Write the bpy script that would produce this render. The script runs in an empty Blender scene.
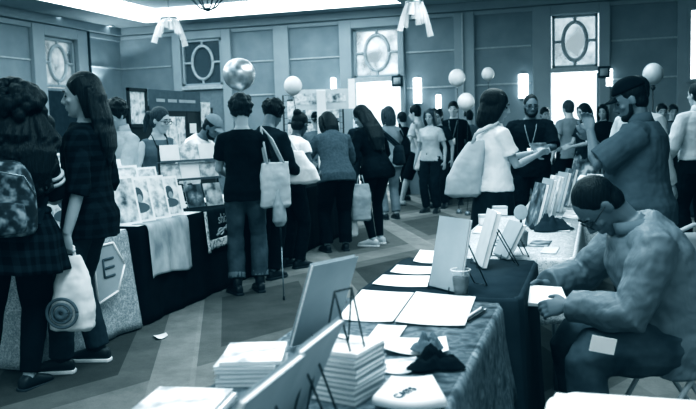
import bpy, math, random
from mathutils import Vector, Matrix, noise
V = Vector
R_ = math.radians
COL = bpy.context.scene.collection
random.seed(7)

# ------------------------------------------------------------------ camera
CAMH, YAW, ROLL = 1.45, R_(17.5), 0.03
PITCH = math.atan(77.5 / 800.0)
FPX = 800.0
_f0 = V((-math.sin(YAW), math.cos(YAW), 0)); _r0 = V((math.cos(YAW), math.sin(YAW), 0)); _z = V((0, 0, 1))
FWD = _f0 * math.cos(PITCH) - _z * math.sin(PITCH)
_u0 = _f0 * math.sin(PITCH) + _z * math.cos(PITCH)
UP = _u0 * math.cos(ROLL) + _r0 * math.sin(ROLL)
RIGHT = _r0 * math.cos(ROLL) - _u0 * math.sin(ROLL)
CAM = V((0, 0, CAMH))

def ray(px, py):
    return FWD + RIGHT * ((px - 348) / FPX) - UP * ((py - 204.5) / FPX)
def at(px, py, z=0.0):
    d = ray(px, py); return CAM + d * ((z - CAMH) / d.z)
def atd(px, py, dist):
    d = ray(px, py); d = d / V((d.x, d.y, 0)).dot(_f0); return CAM + d * dist
def aty(px, py, y):
    d = ray(px, py); return CAM + d * (y / d.y)
def atx(px, py, x):
    d = ray(px, py); return CAM + d * (x / d.x)

cd = bpy.data.cameras.new('camera'); cam = bpy.data.objects.new('camera', cd); COL.objects.link(cam)
M4 = Matrix.Identity(4)
for i in range(3):
    M4[i][0], M4[i][1], M4[i][2], M4[i][3] = RIGHT[i], UP[i], -FWD[i], CAM[i]
cam.matrix_world = M4
cd.sensor_width = 36; cd.lens = FPX * 36 / 696; cd.clip_start = 0.05; cd.clip_end = 200
cd.dof.use_dof = True; cd.dof.focus_distance = 5.0; cd.dof.aperture_fstop = 4.0
bpy.context.scene.camera = cam

# ------------------------------------------------------------------ materials
def tint(v):
    return (v ** 1.10 * 0.97, v, min(1, v ** 0.93 * 1.02), 1)
MATS = {}
def nodes_of(name, rough=.7, metal=0.0, spec=.3):
    m = bpy.data.materials.new(name); m.use_nodes = True
    nt = m.node_tree; b = nt.nodes['Principled BSDF']
    b.inputs['Roughness'].default_value = rough; b.inputs['Metallic'].default_value = metal
    b.inputs['Specular IOR Level'].default_value = spec
    return m, nt, b
def tex(nt, kind, scale, stretch=(1, 1, 1), rot=(0, 0, 0), **kw):
    c = nt.nodes.new('ShaderNodeTexCoord'); mp = nt.nodes.new('ShaderNodeMapping')
    mp.inputs['Scale'].default_value = stretch; mp.inputs['Rotation'].default_value = rot
    nt.links.new(c.outputs['Object'], mp.inputs['Vector'])
    t = nt.nodes.new(kind); nt.links.new(mp.outputs['Vector'], t.inputs['Vector'])
    if 'Scale' in t.inputs: t.inputs['Scale'].default_value = scale
    for k, v in kw.items():
        if hasattr(t, k): setattr(t, k, v)
        else: t.inputs[k].default_value = v
    return t
def ramp(nt, src, stops, interp='LINEAR'):
    r = nt.nodes.new('ShaderNodeValToRGB'); r.color_ramp.interpolation = interp
    els = r.color_ramp.elements
    while len(els) < len(stops): els.new(0.5)
    for e, (p, v) in zip(els, stops):
        e.position = p; e.color = tint(v)
    nt.links.new(src, r.inputs['Fac']); return r
def bump(nt, b, src, strength, dist=.01):
    n = nt.nodes.new('ShaderNodeBump'); n.inputs['Strength'].default_value = strength; n.inputs['Distance'].default_value = dist
    nt.links.new(src, n.inputs['Height']); nt.links.new(n.outputs['Normal'], b.inputs['Normal'])
def mat(name, v, rough=.7, metal=0.0, var=.12, scale=14, bmp=.15, spec=None, stretch=(1, 1, 1)):
    if name in MATS: return MATS[name]
    m, nt, b = nodes_of(name, rough, metal, (.3 if rough < .75 else .06) if spec is None else spec)
    t = tex(nt, 'ShaderNodeTexNoise', scale, stretch, Detail=4.0)
    r = ramp(nt, t.outputs['Fac'], [(.3, max(.002, v * (1 - var))), (.7, min(1, v * (1 + var)))])
    nt.links.new(r.outputs['Color'], b.inputs['Base Color'])
    if bmp: bump(nt, b, t.outputs['Fac'], bmp)
    MATS[name] = m; return m
def voro(name, stops, scale, rough=.8, stretch=(1, 1, 1), warp=0.0, feature='F1'):
    if name in MATS: return MATS[name]
    m, nt, b = nodes_of(name, rough)
    t = tex(nt, 'ShaderNodeTexVoronoi', scale, stretch, feature=feature)
    if warp:
        n = tex(nt, 'ShaderNodeTexNoise', scale * 1.2, Detail=3.0)
        mx = nt.nodes.new('ShaderNodeMix'); mx.data_type = 'RGBA'; mx.blend_type = 'ADD'; mx.inputs[0].default_value = warp
        mp = t.inputs['Vector'].links[0].from_socket
        nt.links.new(mp, mx.inputs[6]); nt.links.new(n.outputs['Color'], mx.inputs[7]); nt.links.new(mx.outputs[2], t.inputs['Vector'])
    r = ramp(nt, t.outputs['Distance'], stops); nt.links.new(r.outputs['Color'], b.inputs['Base Color'])
    MATS[name] = m; return m
def noisy(name, stops, scale, rough=.8, stretch=(1, 1, 1), detail=5.0, bmp=0.1):
    if name in MATS: return MATS[name]
    m, nt, b = nodes_of(name, rough)
    t = tex(nt, 'ShaderNodeTexNoise', scale, stretch, Detail=detail)
    r = ramp(nt, t.outputs['Fac'], stops); nt.links.new(r.outputs['Color'], b.inputs['Base Color'])
    if bmp: bump(nt, b, t.outputs['Fac'], bmp)
    MATS[name] = m; return m
def math_n(nt, op, a, b=None):
    n = nt.nodes.new('ShaderNodeMath'); n.operation = op
    for i, x in enumerate((a, b)):
        if x is None: continue
        if isinstance(x, (int, float)): n.inputs[i].default_value = x
        else: nt.links.new(x, n.inputs[i])
    return n.outputs[0]
def plaid(name, dark, light, size):
    if name in MATS: return MATS[name]
    m, nt, b = nodes_of(name, .9, 0, .05)
    c = nt.nodes.new('ShaderNodeTexCoord'); s = nt.nodes.new('ShaderNodeSeparateXYZ'); nt.links.new(c.outputs['Object'], s.inputs[0])
    def band(sock, off):
        f = math_n(nt, 'FRACT', math_n(nt, 'ADD', math_n(nt, 'DIVIDE', sock, size), off))
        return math_n(nt, 'GREATER_THAN', f, .55)
    hx = math_n(nt, 'ADD', s.outputs[0], s.outputs[1])
    su = math_n(nt, 'DIVIDE', math_n(nt, 'ADD', band(hx, 0.1), band(s.outputs[2], .3)), 2)
    r = ramp(nt, su, [(0, dark), (1, light)]); nt.links.new(r.outputs['Color'], b.inputs['Base Color'])
    MATS[name] = m; return m
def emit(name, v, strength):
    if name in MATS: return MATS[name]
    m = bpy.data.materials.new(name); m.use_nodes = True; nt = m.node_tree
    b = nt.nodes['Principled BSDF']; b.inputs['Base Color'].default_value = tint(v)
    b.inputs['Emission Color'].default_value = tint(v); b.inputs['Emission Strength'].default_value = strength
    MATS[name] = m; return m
def glass(name, v=.9, rough=.05, alpha=.25):
    if name in MATS: return MATS[name]
    m, nt, b = nodes_of(name, rough, 0, .6)
    b.inputs['Base Color'].default_value = tint(v); b.inputs['Alpha'].default_value = alpha
    MATS[name] = m; return m

# ------------------------------------------------------------------ mesh collector
class G:
    def __init__(s): s.v = []; s.f = []
    def add(s, vs, fs):
        o = len(s.v); s.v += [tuple(x) for x in vs]; s.f += [tuple(i + o for i in f) for f in fs]
    def loft(s, rings, cap=True, closed=True):
        n = len(rings[0]); vs = [p for r in rings for p in r]; fs = []
        m = n if closed else n - 1
        for k in range(len(rings) - 1):
            for i in range(m):
                j = (i + 1) % n
                fs.append((k * n + i, k * n + j, (k + 1) * n + j, (k + 1) * n + i))
        if cap and closed:
            fs.append(tuple(range(n - 1, -1, -1))); fs.append(tuple(range((len(rings) - 1) * n, len(rings) * n)))
        s.add(vs, fs)
    def tube(s, pts, r, n=10, side=None, cap=True):
        pts = [V(p) for p in pts]; k = len(pts)
        rr = r if isinstance(r, (list, tuple)) and len(r) == k else [r] * k
        rings = []; u = None
        for i, p in enumerate(pts):
            a = pts[max(0, i - 1)]; b = pts[min(k - 1, i + 1)]; t = (b - a)
            t = t.normalized() if t.length > 1e-9 else V((0, 0, 1))
            if side is not None: u = V(side)
            elif u is None: u = V((1, 0, 0)) if abs(t.x) < .8 else V((0, 1, 0))
            u = u - t * u.dot(t)
            if u.length < 1e-5: u = t.orthogonal()
            u.normalize(); w = t.cross(u)
            ra, rb = rr[i] if isinstance(rr[i], (tuple, list)) else (rr[i], rr[i])
            rings.append([p + u * (ra * math.cos(2 * math.pi * j / n)) + w * (rb * math.sin(2 * math.pi * j / n)) for j in range(n)])
        s.loft(rings, cap)
    def ell(s, c, r, rot=None, seg=16, rn=10):
        c = V(c); r = V(r) if not isinstance(r, (int, float)) else V((r, r, r)); vs = []; fs = []
        rot = rot or Matrix.Identity(3)
        for i in range(1, rn):
            a = math.pi * i / rn
            for j in range(seg):
                b = 2 * math.pi * j / seg
                vs.append(c + rot @ V((r.x * math.sin(a) * math.cos(b), r.y * math.sin(a) * math.sin(b), r.z * math.cos(a))))
        top = len(vs); vs.append(c + rot @ V((0, 0, r.z))); vs.append(c + rot @ V((0, 0, -r.z)))
        for i in range(rn - 2):
            for j in range(seg):
                k = (j + 1) % seg
                fs.append((i * seg + j, (i + 1) * seg + j, (i + 1) * seg + k, i * seg + k))
        for j in range(seg):
            k = (j + 1) % seg
            fs.append((top, j, k)); fs.append((top + 1, (rn - 2) * seg + k, (rn - 2) * seg + j))
        s.add(vs, fs)
    def box(s, c, size, rot=None):
        c = V(c); h = V(size) / 2; rot = rot or Matrix.Identity(3)
        vs = [c + rot @ V((x * h.x, y * h.y, z * h.z)) for z in (-1, 1) for y in (-1, 1) for x in (-1, 1)]
        s.add(vs, [(0, 2, 3, 1), (4, 5, 7, 6), (0, 1, 5, 4), (2, 6, 7, 3), (0, 4, 6, 2), (1, 3, 7, 5)])
    def box2(s, a, b):
        a, b = V(a), V(b); s.box((a + b) / 2, [abs(x) for x in (b - a)])
    def sheet(s, fn, nu, nv):
        vs = [fn(i / nu, j / nv) for j in range(nv + 1) for i in range(nu + 1)]
        s.add(vs, [(j * (nu + 1) + i, j * (nu + 1) + i + 1, (j + 1) * (nu + 1) + i + 1, (j + 1) * (nu + 1) + i) for j in range(nv) for i in range(nu)])
    def poly(s, pts, thick=None):
        pts = [V(p) for p in pts]; n = len(pts)
        if thick is None: s.add(pts, [tuple(range(n))]); return
        s.loft([pts, [p + V(thick) for p in pts]])
    def ring(s, c, R, r, axis_u, axis_w, n=28, m=6, a0=0, a1=2 * math.pi):
        c, u, w = V(c), V(axis_u), V(axis_w)
        full = abs(a1 - a0 - 2 * math.pi) < 1e-6
        Ru, Rw = R if isinstance(R, (tuple, list)) else (R, R)
        pts = [c + u * (Ru * math.cos(a0 + (a1 - a0) * i / n)) + w * (Rw * math.sin(a0 + (a1 - a0) * i / n)) for i in range(n + 1)]
        s.tube(pts, r, m, side=u.cross(w))
    def build(s, name, m, parent=None, smooth=True, voxel=None, sm=0, bevel=0, solid=0, sub=0, disp=None, loc=None):
        me = bpy.data.meshes.new(name); me.from_pydata(s.v, [], s.f); me.materials.append(m); me.update()
        if smooth: me.polygons.foreach_set('use_smooth', [True] * len(me.polygons))
        o = bpy.data.objects.new(name, me); COL.objects.link(o)
        if parent is not None: o.parent = parent
        if loc is not None: o.location = loc
        if voxel:
            d = o.modifiers.new('r', 'REMESH'); d.mode = 'VOXEL'; d.voxel_size = voxel; d.use_smooth_shade = True
        if solid:
            d = o.modifiers.new('t', 'SOLIDIFY'); d.thickness = solid; d.offset = 0
        if bevel:
            d = o.modifiers.new('b', 'BEVEL'); d.width = bevel; d.segments = 2; d.limit_method = 'ANGLE'; d.angle_limit = R_(40)
        if sub:
            d = o.modifiers.new('u', 'SUBSURF'); d.levels = sub; d.render_levels = sub
        if sm:
            d = o.modifiers.new('s', 'SMOOTH'); d.factor = .5; d.iterations = sm
        if disp:
            t = bpy.data.textures.get('folds%g' % disp[1]) or bpy.data.textures.new('folds%g' % disp[1], 'CLOUDS')
            t.noise_scale = disp[1]; t.noise_depth = 2
            d = o.modifiers.new('d', 'DISPLACE'); d.texture = t; d.strength = disp[0]; d.mid_level = .5; d.texture_coords = 'LOCAL'
        return o

def tag(o, label=None, cat=None, group=None, kind=None):
    if label: o['label'] = label
    if cat: o['category'] = cat
    if group: o['group'] = group
    if kind: o['kind'] = kind
    return o
def thing(name, label, cat, loc=(0, 0, 0), rz=0.0, group=None, scale=1.0):
    o = bpy.data.objects.new(name, None); o.empty_display_size = .1; COL.objects.link(o)
    o.location = loc; o.rotation_euler = (0, 0, rz); o.scale = (scale,) * 3
    return tag(o, label, cat, group)
def struct(o): o['kind'] = 'structure'; return o
def dup(root, loc, rz=None, label=None, group=None):
    def cp(o, par):
        c = o.copy(); COL.objects.link(c); c.parent = par
        for ch in list(o.children): cp(ch, c)
        return c
    r = cp(root, None); r.location = loc
    if rz is not None: r.rotation_euler = (0, 0, rz)
    if label: r['label'] = label
    if group: r['group'] = group
    return r
def text_mesh(txt, size, name, m, parent, origin, ux, uy, extrude=.0015):
    cu = bpy.data.curves.new(name, 'FONT'); cu.body = txt; cu.size = size; cu.extrude = extrude; cu.align_x = 'CENTER'; cu.align_y = 'CENTER'
    t = bpy.data.objects.new('t', cu); COL.objects.link(t)
    dg = bpy.context.evaluated_depsgraph_get(); me = bpy.data.meshes.new_from_object(t.evaluated_get(dg))
    bpy.data.objects.remove(t); me.materials.clear(); me.materials.append(m); me.name = name
    ux, uy = V(ux).normalized(), V(uy).normalized(); n = ux.cross(uy); o_ = V(origin)
    for vv in me.vertices: vv.co = o_ + ux * vv.co.x + uy * vv.co.y + n * vv.co.z
    o = bpy.data.objects.new(name, me); COL.objects.link(o)
    if parent is not None: o.parent = parent
    return o
# ------------------------------------------------------------------ people
def sst(a, b, x):
    t = max(0., min(1., (x - a) / (b - a))); return t * t * (3 - 2 * t)
def ik(a, b, l1, l2, pole):
    d = b - a; L = max(1e-4, min(d.length, (l1 + l2) * .998)); t = d.normalized()
    b = a + t * L
    ca = max(-1, min(1, (l1 * l1 + L * L - l2 * l2) / (2 * l1 * L))); sa = math.sqrt(1 - ca * ca)
    p = V(pole); p = p - t * p.dot(t)
    p = p.normalized() if p.length > 1e-5 else t.orthogonal().normalized()
    return a + t * (l1 * ca) + p * (l1 * sa), b

MALE = [(.86, .165, .118, -.012), (.93, .172, .122, -.014), (1.0, .160, .114, -.004), (1.10, .152, .108, 0), (1.2, .160, .113, 0), (1.3, .170, .120, 0), (1.36, .170, .112, -.006), (1.40, .145, .095, -.012), (1.44, .098, .076, -.016), (1.465, .076, .066, -.016), (1.49, .062, .060, -.016)]
FEM = [(.86, .170, .122, -.014), (.93, .176, .124, -.016), (1.0, .158, .110, -.006), (1.10, .130, .098, 0), (1.2, .138, .106, .004), (1.29, .152, .124, .012), (1.35, .150, .108, 0), (1.395, .128, .09, -.012), (1.435, .088, .070, -.016), (1.465, .068, .060, -.016), (1.49, .056, .055, -.016)]

class Rig: pass

def person(label, loc, face, H=1.74, fem=False, build=1.0, belly=0.0, lean=0, twist=0, pelvis=(0, 0, .92), hip_tilt=.4,
           head=(8, 0), aL=None, aR=None, fL=(-.10, .0, 0, 8), fR=(.10, .0, 0, -8), skin='skin_mid', hair=('short', 'hair_black'), roll=0,
           top=None, bottom=None, shoes=('shoe_dark', 'shoe'), vox=.008, extras=(), kneeL=None, kneeR=None, eyes=True, hairlen=1.2):
    rz = YAW + R_(face)
    root = thing('person', label, 'person', (loc[0], loc[1], loc[2] if len(loc) > 2 else 0), rz, scale=H / 1.75); root.rotation_euler = (0, R_(roll), rz)
    prof = FEM if fem else MALE
    pv = V(pelvis); lean = R_(lean); tw = R_(twist)
    def ang(z): return lean * (hip_tilt + (1 - hip_tilt) * sst(.92, 1.28, z))
    cache = {}
    def C(z):
        k = round(z, 3)
        if k in cache: return cache[k]
        p = pv.copy(); z0 = .92; n = 24; dz = (z - z0) / n
        for i in range(n):
            a = ang(z0 + dz * (i + .5)); p = p + V((0, math.sin(a), math.cos(a))) * dz
        cache[k] = p; return p
    def TP(x, y, z):
        a = ang(z); t = tw * sst(.95, 1.3, z)
        x, y = x * math.cos(t) - y * math.sin(t), x * math.sin(t) + y * math.cos(t)
        return C(z) + V((x, y * math.cos(a), -y * math.sin(a)))
    def pr(z):
        p = prof
        if z <= p[0][0]: r = p[0][1:]
        elif z >= p[-1][0]: r = p[-1][1:]
        else:
            for i in range(len(p) - 1):
                if p[i][0] <= z <= p[i + 1][0]:
                    t = (z - p[i][0]) / (p[i + 1][0] - p[i][0]); t = t * t * (3 - 2 * t) * .5 + t * .5
                    r = [p[i][k] + (p[i + 1][k] - p[i][k]) * t for k in (1, 2, 3)]; break
        w = build if z < 1.4 else 1 + (build - 1) * .6
        b = belly * math.exp(-((z - 1.08) / .13) ** 2)
        return r[0] * w + b * .5, r[1] * w + b * .8, r[2] + b * .7
    def ring(z, ease, n=26, flare=0.0):
        rx, ry, cy = pr(z); out = []
        for j in range(n):
            a = 2 * math.pi * j / n; c, s = math.cos(a), math.sin(a); e = .86
            out.append(TP((rx + ease + flare) * math.copysign(abs(c) ** e, c), cy + (ry + ease + flare) * math.copysign(abs(s) ** e, s), z))
        return out
    sw = (.155 if fem else .176) * (1 + (build - 1) * .7)
    Li = (Matrix.Translation(V(root.location)) @ Matrix.Rotation(rz, 4, 'Z') @ Matrix.Rotation(R_(roll), 4, 'Y') @ Matrix.Scale(H / 1.75, 4)).inverted()
    S = {k: TP(sg * sw, -.012, 1.375) for k, sg in (('L', -1), ('R', 1))}
    arms = {}
    for k, sg, a in (('L', -1, aL), ('R', 1, aR)):
        a = dict(a or {}); hand = V(a.get('hand', (sg * .27, .06, .86)))
        if 'world' in a: hand = Li @ V(a['world'])
        pole = V(a.get('pole', (sg * .5, -1, -.35)))
        E, W_ = ik(S[k], hand, .29, .26, pole)
        arms[k] = (E, W_, a)
    # legs
    legs = {}
    for k, sg, f, kn in (('L', -1, fL, kneeL), ('R', 1, fR, kneeR)):
        hip = pv + V((sg * .09 * build, 0, -.005)); ank = V((f[0], f[1], f[2] + .085))
        K, A = ik(hip, ank, .432, .425, V(kn or (sg * .12, 1, .0)))
        legs[k] = (hip, K, A, R_(f[3]), f[4] if len(f) > 4 else 0)
    # head frame
    nb = TP(0, -.018, 1.475); la = ang(1.45); hp = R_(head[0]); na = la * .75 + hp * .35
    hyaw = R_(head[1])
    nd = Matrix.Rotation(hyaw * .3, 3, 'Z') @ V((0, math.sin(na), math.cos(na)))
    HR = Matrix.Rotation(hyaw, 3, 'Z') @ Matrix.Rotation(-hp, 3, 'X')
    if len(head) > 2: HR = HR @ Matrix.Rotation(R_(head[2]), 3, 'Y')
    HO = nb + nd * .115 + HR @ V((0, .03, .035))
    def HT(x, y, z): return HO + HR @ V((x, y, z))
    # ---------------- body
    g = G()
    g.loft([ring(z, 0) for z in (.86, .93, 1.0, 1.05, 1.1, 1.15, 1.2, 1.25, 1.3, 1.34, 1.37, 1.4, 1.42, 1.44, 1.455, 1.475, 1.49)])
    nr = .050 if fem else .056
    g.tube([TP(0, -.018, 1.42), nb, nb + nd * .06, HT(0, -.025, -.06), HT(0, -.02, 0)], [(nr * 1.25, nr * 1.05), (nr * 1.02, nr), (nr, nr), (nr, nr), (nr * .9, nr * .9)], 14, side=(1, 0, 0))
    fs = .94 if fem else 1.0
    g.ell(HT(0, -.012, .03), (.077, .098, .096), HR, 20, 14)
    jr = []
    for z, cy, rx, ry in ((.05, .01, .070, .078), (.02, .012, .0715, .080), (-.02, .014, .068, .080), (-.05, .017, .061, .074), (-.08, .022, .051, .064), (-.102, .032, .037, .050), (-.118, .045, .022, .030), (-.122, .05, .01, .014)):
        jr.append([HT(rx * fs * math.cos(2 * math.pi * j / 18), cy + ry * math.sin(2 * math.pi * j / 18), z) for j in range(18)])
    g.loft(jr)
    g.tube([HT(0, .088, .022), HT(0, .098, -.004), HT(0, .112, -.028), HT(0, .098, -.041)], [.008, .010, .0145, .009], 8)
    for sg in (-1, 1):
        g.ell(HT(sg * .013, .098, -.033), (.009, .011, .008), HR, 8, 6)
        g.ell(HT(sg * .03, .077, .026), (.027, .014, .009), HR, 10, 6)
        g.ell(HT(sg * .045, .062, -.025), (.022, .02, .018), HR, 10, 6)
        g.ell(HT(sg * .078, -.008, -.006), (.010, .021, .033), HR @ Matrix.Rotation(R_(sg * 15), 3, 'Z'), 10, 8)
    g.ell(HT(0, .091, -.061), (.025, .011, .0065), HR, 10, 6); g.ell(HT(0, .089, -.073), (.021, .011, .0075), HR, 10, 6)
    g.ell(HT(0, .075, -.104), (.02, .016, .014), HR, 10, 6)
    for k, sg in (('L', -1), ('R', 1)):
        E, W_, a = arms[k]; S_ = S[k]
        ab = 1 + (build - 1) * .8
        r = [.045, .053, .049, .044, .038, .040, .034, .026]
        if fem: r = [x * .88 for x in r]
        d1 = E - S_; d2 = W_ - E
        inn = S_ + (TP(0, -.01, 1.42) - S_) * .3
        g.tube([inn, S_, S_ + d1 * .3, S_ + d1 * .7, E, E + d2 * .25, E + d2 * .6, W_], [x * (ab if i < 6 else 1) for i, x in enumerate(r)], 12)
        # hand
        dh = V(a['dir']).normalized() if 'dir' in a else d2.normalized()
        th = V(a.get('thumb', (-sg * .3, 1, .25)))
        w = th - dh * th.dot(dh); w = w.normalized() if w.length > 1e-4 else dh.orthogonal().normalized()
        n = dh.cross(w) * (-1 if sg > 0 else 1); curl = a.get('curl', .35); hs = .93 if fem else 1.0
        a['n'] = n; a['d'] = dh; a['w'] = w
        g.tube([W_ - dh * .02, W_ + dh * .012 * hs, W_ + dh * .05 * hs, W_ + dh * .088 * hs], [(.024, .018), (.029, .018), (.042, .0165), (.041, .013)], 12, side=w)
        for q, (off, ln) in enumerate(((.031, .068), (.0105, .077), (-.0105, .072), (-.031, .056))):
            p = W_ + dh * .082 * hs + w * off * hs; c = curl * (.7 + .12 * q); pts = [p]; ag = c * .5; base = (dh + w * off * (2.2 if curl < .8 else .6)).normalized()
            for sl in (.42, .33, .25):
                p = p + (base * math.cos(ag) + n * math.sin(ag)) * ln * hs * sl; pts.append(p); ag += c
            g.tube(pts, [.0098, .0092, .0084, .007], 8)
        p = W_ + dh * .022 + w * .026; q1 = p + (dh * .62 + w * .7 + n * .3).normalized() * .036 * hs; q2 = q1 + (dh * .85 + w * .25 + n * (.25 + curl * .35)).normalized() * .03 * hs
        g.tube([p - w * .012, p, q1, q2, q2 + (q2 - q1) * .6], [.014, .0135, .011, .0098, .008], 8)
        a['palm'] = W_ + dh * .075 * hs + n * .02
    sitk = 1.0
    for k, sg in (('L', -1), ('R', 1)):
        hip, K, A, fy, fp = legs[k]; d1 = K - hip; d2 = A - K; b = build
        r = [.088, .088, .076, .058, .053, .057, .046, .036]
        g.tube([hip - d1 * .04, hip + d1 * .15, hip + d1 * .55, K - d1 * .08, K + d2 * .06, K + d2 * .3, K + d2 * .65, A], [x * (b if i < 5 else 1) for i, x in enumerate(r)], 12)
        fo = V((-math.sin(fy), math.cos(fy), 0)); fw = (fo * math.cos(R_(fp)) - _z * math.sin(R_(fp))); 
        g.tube([A + V((0, 0, .02)), A - fw * .03 + V((0, 0, -.03)), A + fw * .06 + V((0, 0, -.04)), A + fw * .15 + V((0, 0, -.058))], [.038, .036, .034, .022], 10)
    body = g.build('body', MATS[skin], root, voxel=vox, sm=2)
    if eyes:
        for sg in (-1, 1):
            e = G(); e.ell(HT(sg * .031, .078, .003), (.0155, .0105, .0085), HR, 10, 8); e.build('eye', MATS['eye'], root)
            e = G(); e.tube([HT(sg * .012, .091, .028), HT(sg * .032, .093, .034), HT(sg * .052, .078, .027)], [.0045, .0055, .0035], 6); e.build('eyebrow', MATS[hair[1]], root)
    # ---------------- bottom
    if bottom:
        kind, bm = bottom[0], MATS[bottom[1]]; o_ = dict(bottom[2]) if len(bottom) > 2 else {}
        g = G()
        if kind in ('trousers', 'shorts', 'leggings'):
            ez = {'trousers': .016, 'shorts': .024, 'leggings': .007}[kind] + o_.get('ease', 0)
            hem = o_.get('hem', .96 if kind != 'shorts' else .1)
            g.loft([ring(z, .012) for z in (.84, .88, .92, .96, 1.0, o_.get('waist', 1.04))])
            for k, sg in (('L', -1), ('R', 1)):
                hip, K, A, fy, fp = legs[k]; d1 = K - hip; d2 = A - K
                pts = [hip + V((0, 0, .03)), hip + d1 * .12, hip + d1 * .5, K - d1 * .06, K + d2 * .08]; r = [.088, .092, .079, .062, .058]
                if kind == 'shorts':
                    pts = pts[:3] + [hip + d1 * (.8)]; r = [.088, .092, .084, .078]
                    if o_.get('knee'): pts += [K + d2 * .05]; r += [.072]
                else:
                    pts += [K + d2 * .35, K + d2 * .7, K + d2 * hem]; r += ([.060, .056, .056] if kind == 'trousers' else [.057, .046, .038])
                    if o_.get('wide'): r = [x + o_['wide'] * max(0, i - 2) / 5 for i, x in enumerate(r)]
                g.tube(pts, [(x + ez) * (build if i < 4 else 1) for i, x in enumerate(r)], 14)
            tr = g.build(kind if kind != 'leggings' else 'leggings', bm, root, voxel=max(vox, .008), sm=3, disp=(.018, .09) if kind != 'leggings' else (.008, .08))
            if o_.get('cuff'):
                for k in 'LR':
                    hip, K, A, fy, fp = legs[k]; d2 = A - K; c = G()
                    c.tube([K + d2 * (hem - .13), K + d2 * (hem - .01)], [.062 + ez, .062 + ez], 16); c.build('trouser_cuff', MATS[o_['cuff']], tr, bevel=.006)
        else:
            hem = o_.get('hem', .5); fl = o_.get('flare', .06); tz = o_.get('top', 1.05); rings = []
            for i in range(12):
                t = i / 11; z = tz + (hem - tz) * t; zz = max(.86, z); rx, ry, cy = pr(zz); e = .014 + fl * max(0, (1.0 - z)) / .5; rr = []
                for j in range(36):
                    a = 2 * math.pi * j / 36; wv = .016 * t * math.sin(a * 7 + 1) + .01 * t * math.sin(a * 11)
                    p = TP((rx + e + wv) * math.cos(a), cy + (ry + e + wv) * math.sin(a), zz)
                    rr.append(p + V((0, 0, z - zz)))
                rings.append(rr)
            g.loft(rings); g.build(o_.get('name', 'skirt'), bm, root, sub=1)
    # ---------------- top
    if top:
        tm = MATS[top['m']]; ez = top.get('ease', .016); hem = top.get('hem', .88); nk = top.get('neck', 1.465)
        zs = [hem + (nk - hem) * i / 14 for i in range(15)]; g = G(); rings = []
        for z in zs:
            fl = top.get('flare', .012) * sst(1.1, .85, z) if z < 1.1 else 0
            if z >= .86: rings.append(ring(z, ez, flare=fl))
            else: rings.append([p + V((0, 0, z - .86)) for p in ring(.86, ez, flare=fl)])
        g.loft(rings)
        sl = top.get('sleeve', 'short')
        for k, sg in (('L', -1), ('R', 1)):
            E, W_, a = arms[k]; S_ = S[k]; d1 = E - S_; d2 = W_ - E; ab = 1 + (build - 1) * .8; q = .9 if fem else 1.0
            inn = S_ + (TP(0, -.01, 1.43) - S_) * .45; e2 = ez * .75
            if sl == 'none': g.tube([inn, S_ + (inn - S_) * .15], [.055 * q, .06 * q], 12); continue
            pts = [inn, S_, S_ + d1 * .3]; r = [.05, .058, .056]
            if sl == 'cap': pts += [S_ + d1 * .38]; r += [.058]
            elif sl == 'short': pts += [S_ + d1 * .5, S_ + d1 * .62]; r += [.057, .060]
            elif sl == 'elbow': pts += [S_ + d1 * .7, S_ + d1 * .92]; r += [.056, .058]
            elif sl == 'rolled': pts += [S_ + d1 * .7, E, E + d2 * .12]; r += [.052, .050, .052]
            else: pts += [S_ + d1 * .7, E, E + d2 * .3, E + d2 * .65, W_ - d2 * .03]; r += [.052, .048, .047, .042, .036]
            g.tube(pts, [(x * q + e2) * ab for x in r], 14)
        nm = top.get('name', 'shirt')
        sh = g.build(nm, tm, root, voxel=max(vox, .008), sm=3, disp=(top.get('fold', .022), top.get('fs', .1)))
        if top.get('collar'):
            c = G()
            rr = [(nr * 1.0 + .018) for _ in range(2)]; jk = .03 if nm == 'jacket' else 0; c0 = TP(0, -.016, 1.45 - jk * .5); c1 = nb + nd * (.045 - jk)
            rg = []
            for t, rad in ((0, nr + .035 + jk), (.5, nr + .024 + jk), (1, nr + .016 + jk * .8), (1.0, nr + .008 + jk * .8), (.4, nr + .012 + jk * .5)):
                cc = c0 + (c1 - c0) * t
                rg.append([cc + V((rad * math.sin(a_), rad * math.cos(a_) * .98, .012 * math.cos(a_) * -1)) for a_ in [R_(38 + (322 - 38) * j / 20) for j in range(21)]])
            c.loft(rg, cap=False, closed=False); c.build('collar', MATS[top['collar']], sh, solid=.006)
        if top.get('stripes'):
            for k in 'LR':
                E, W_, a = arms[k]; d1 = E - S[k]
                for t in (.40, .53):
                    c = G(); c.tube([S[k] + d1 * t, S[k] + d1 * (t + .07)], [.078, .079], 18); c.build('sleeve_stripe', MATS[top['stripes']], sh)
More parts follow.
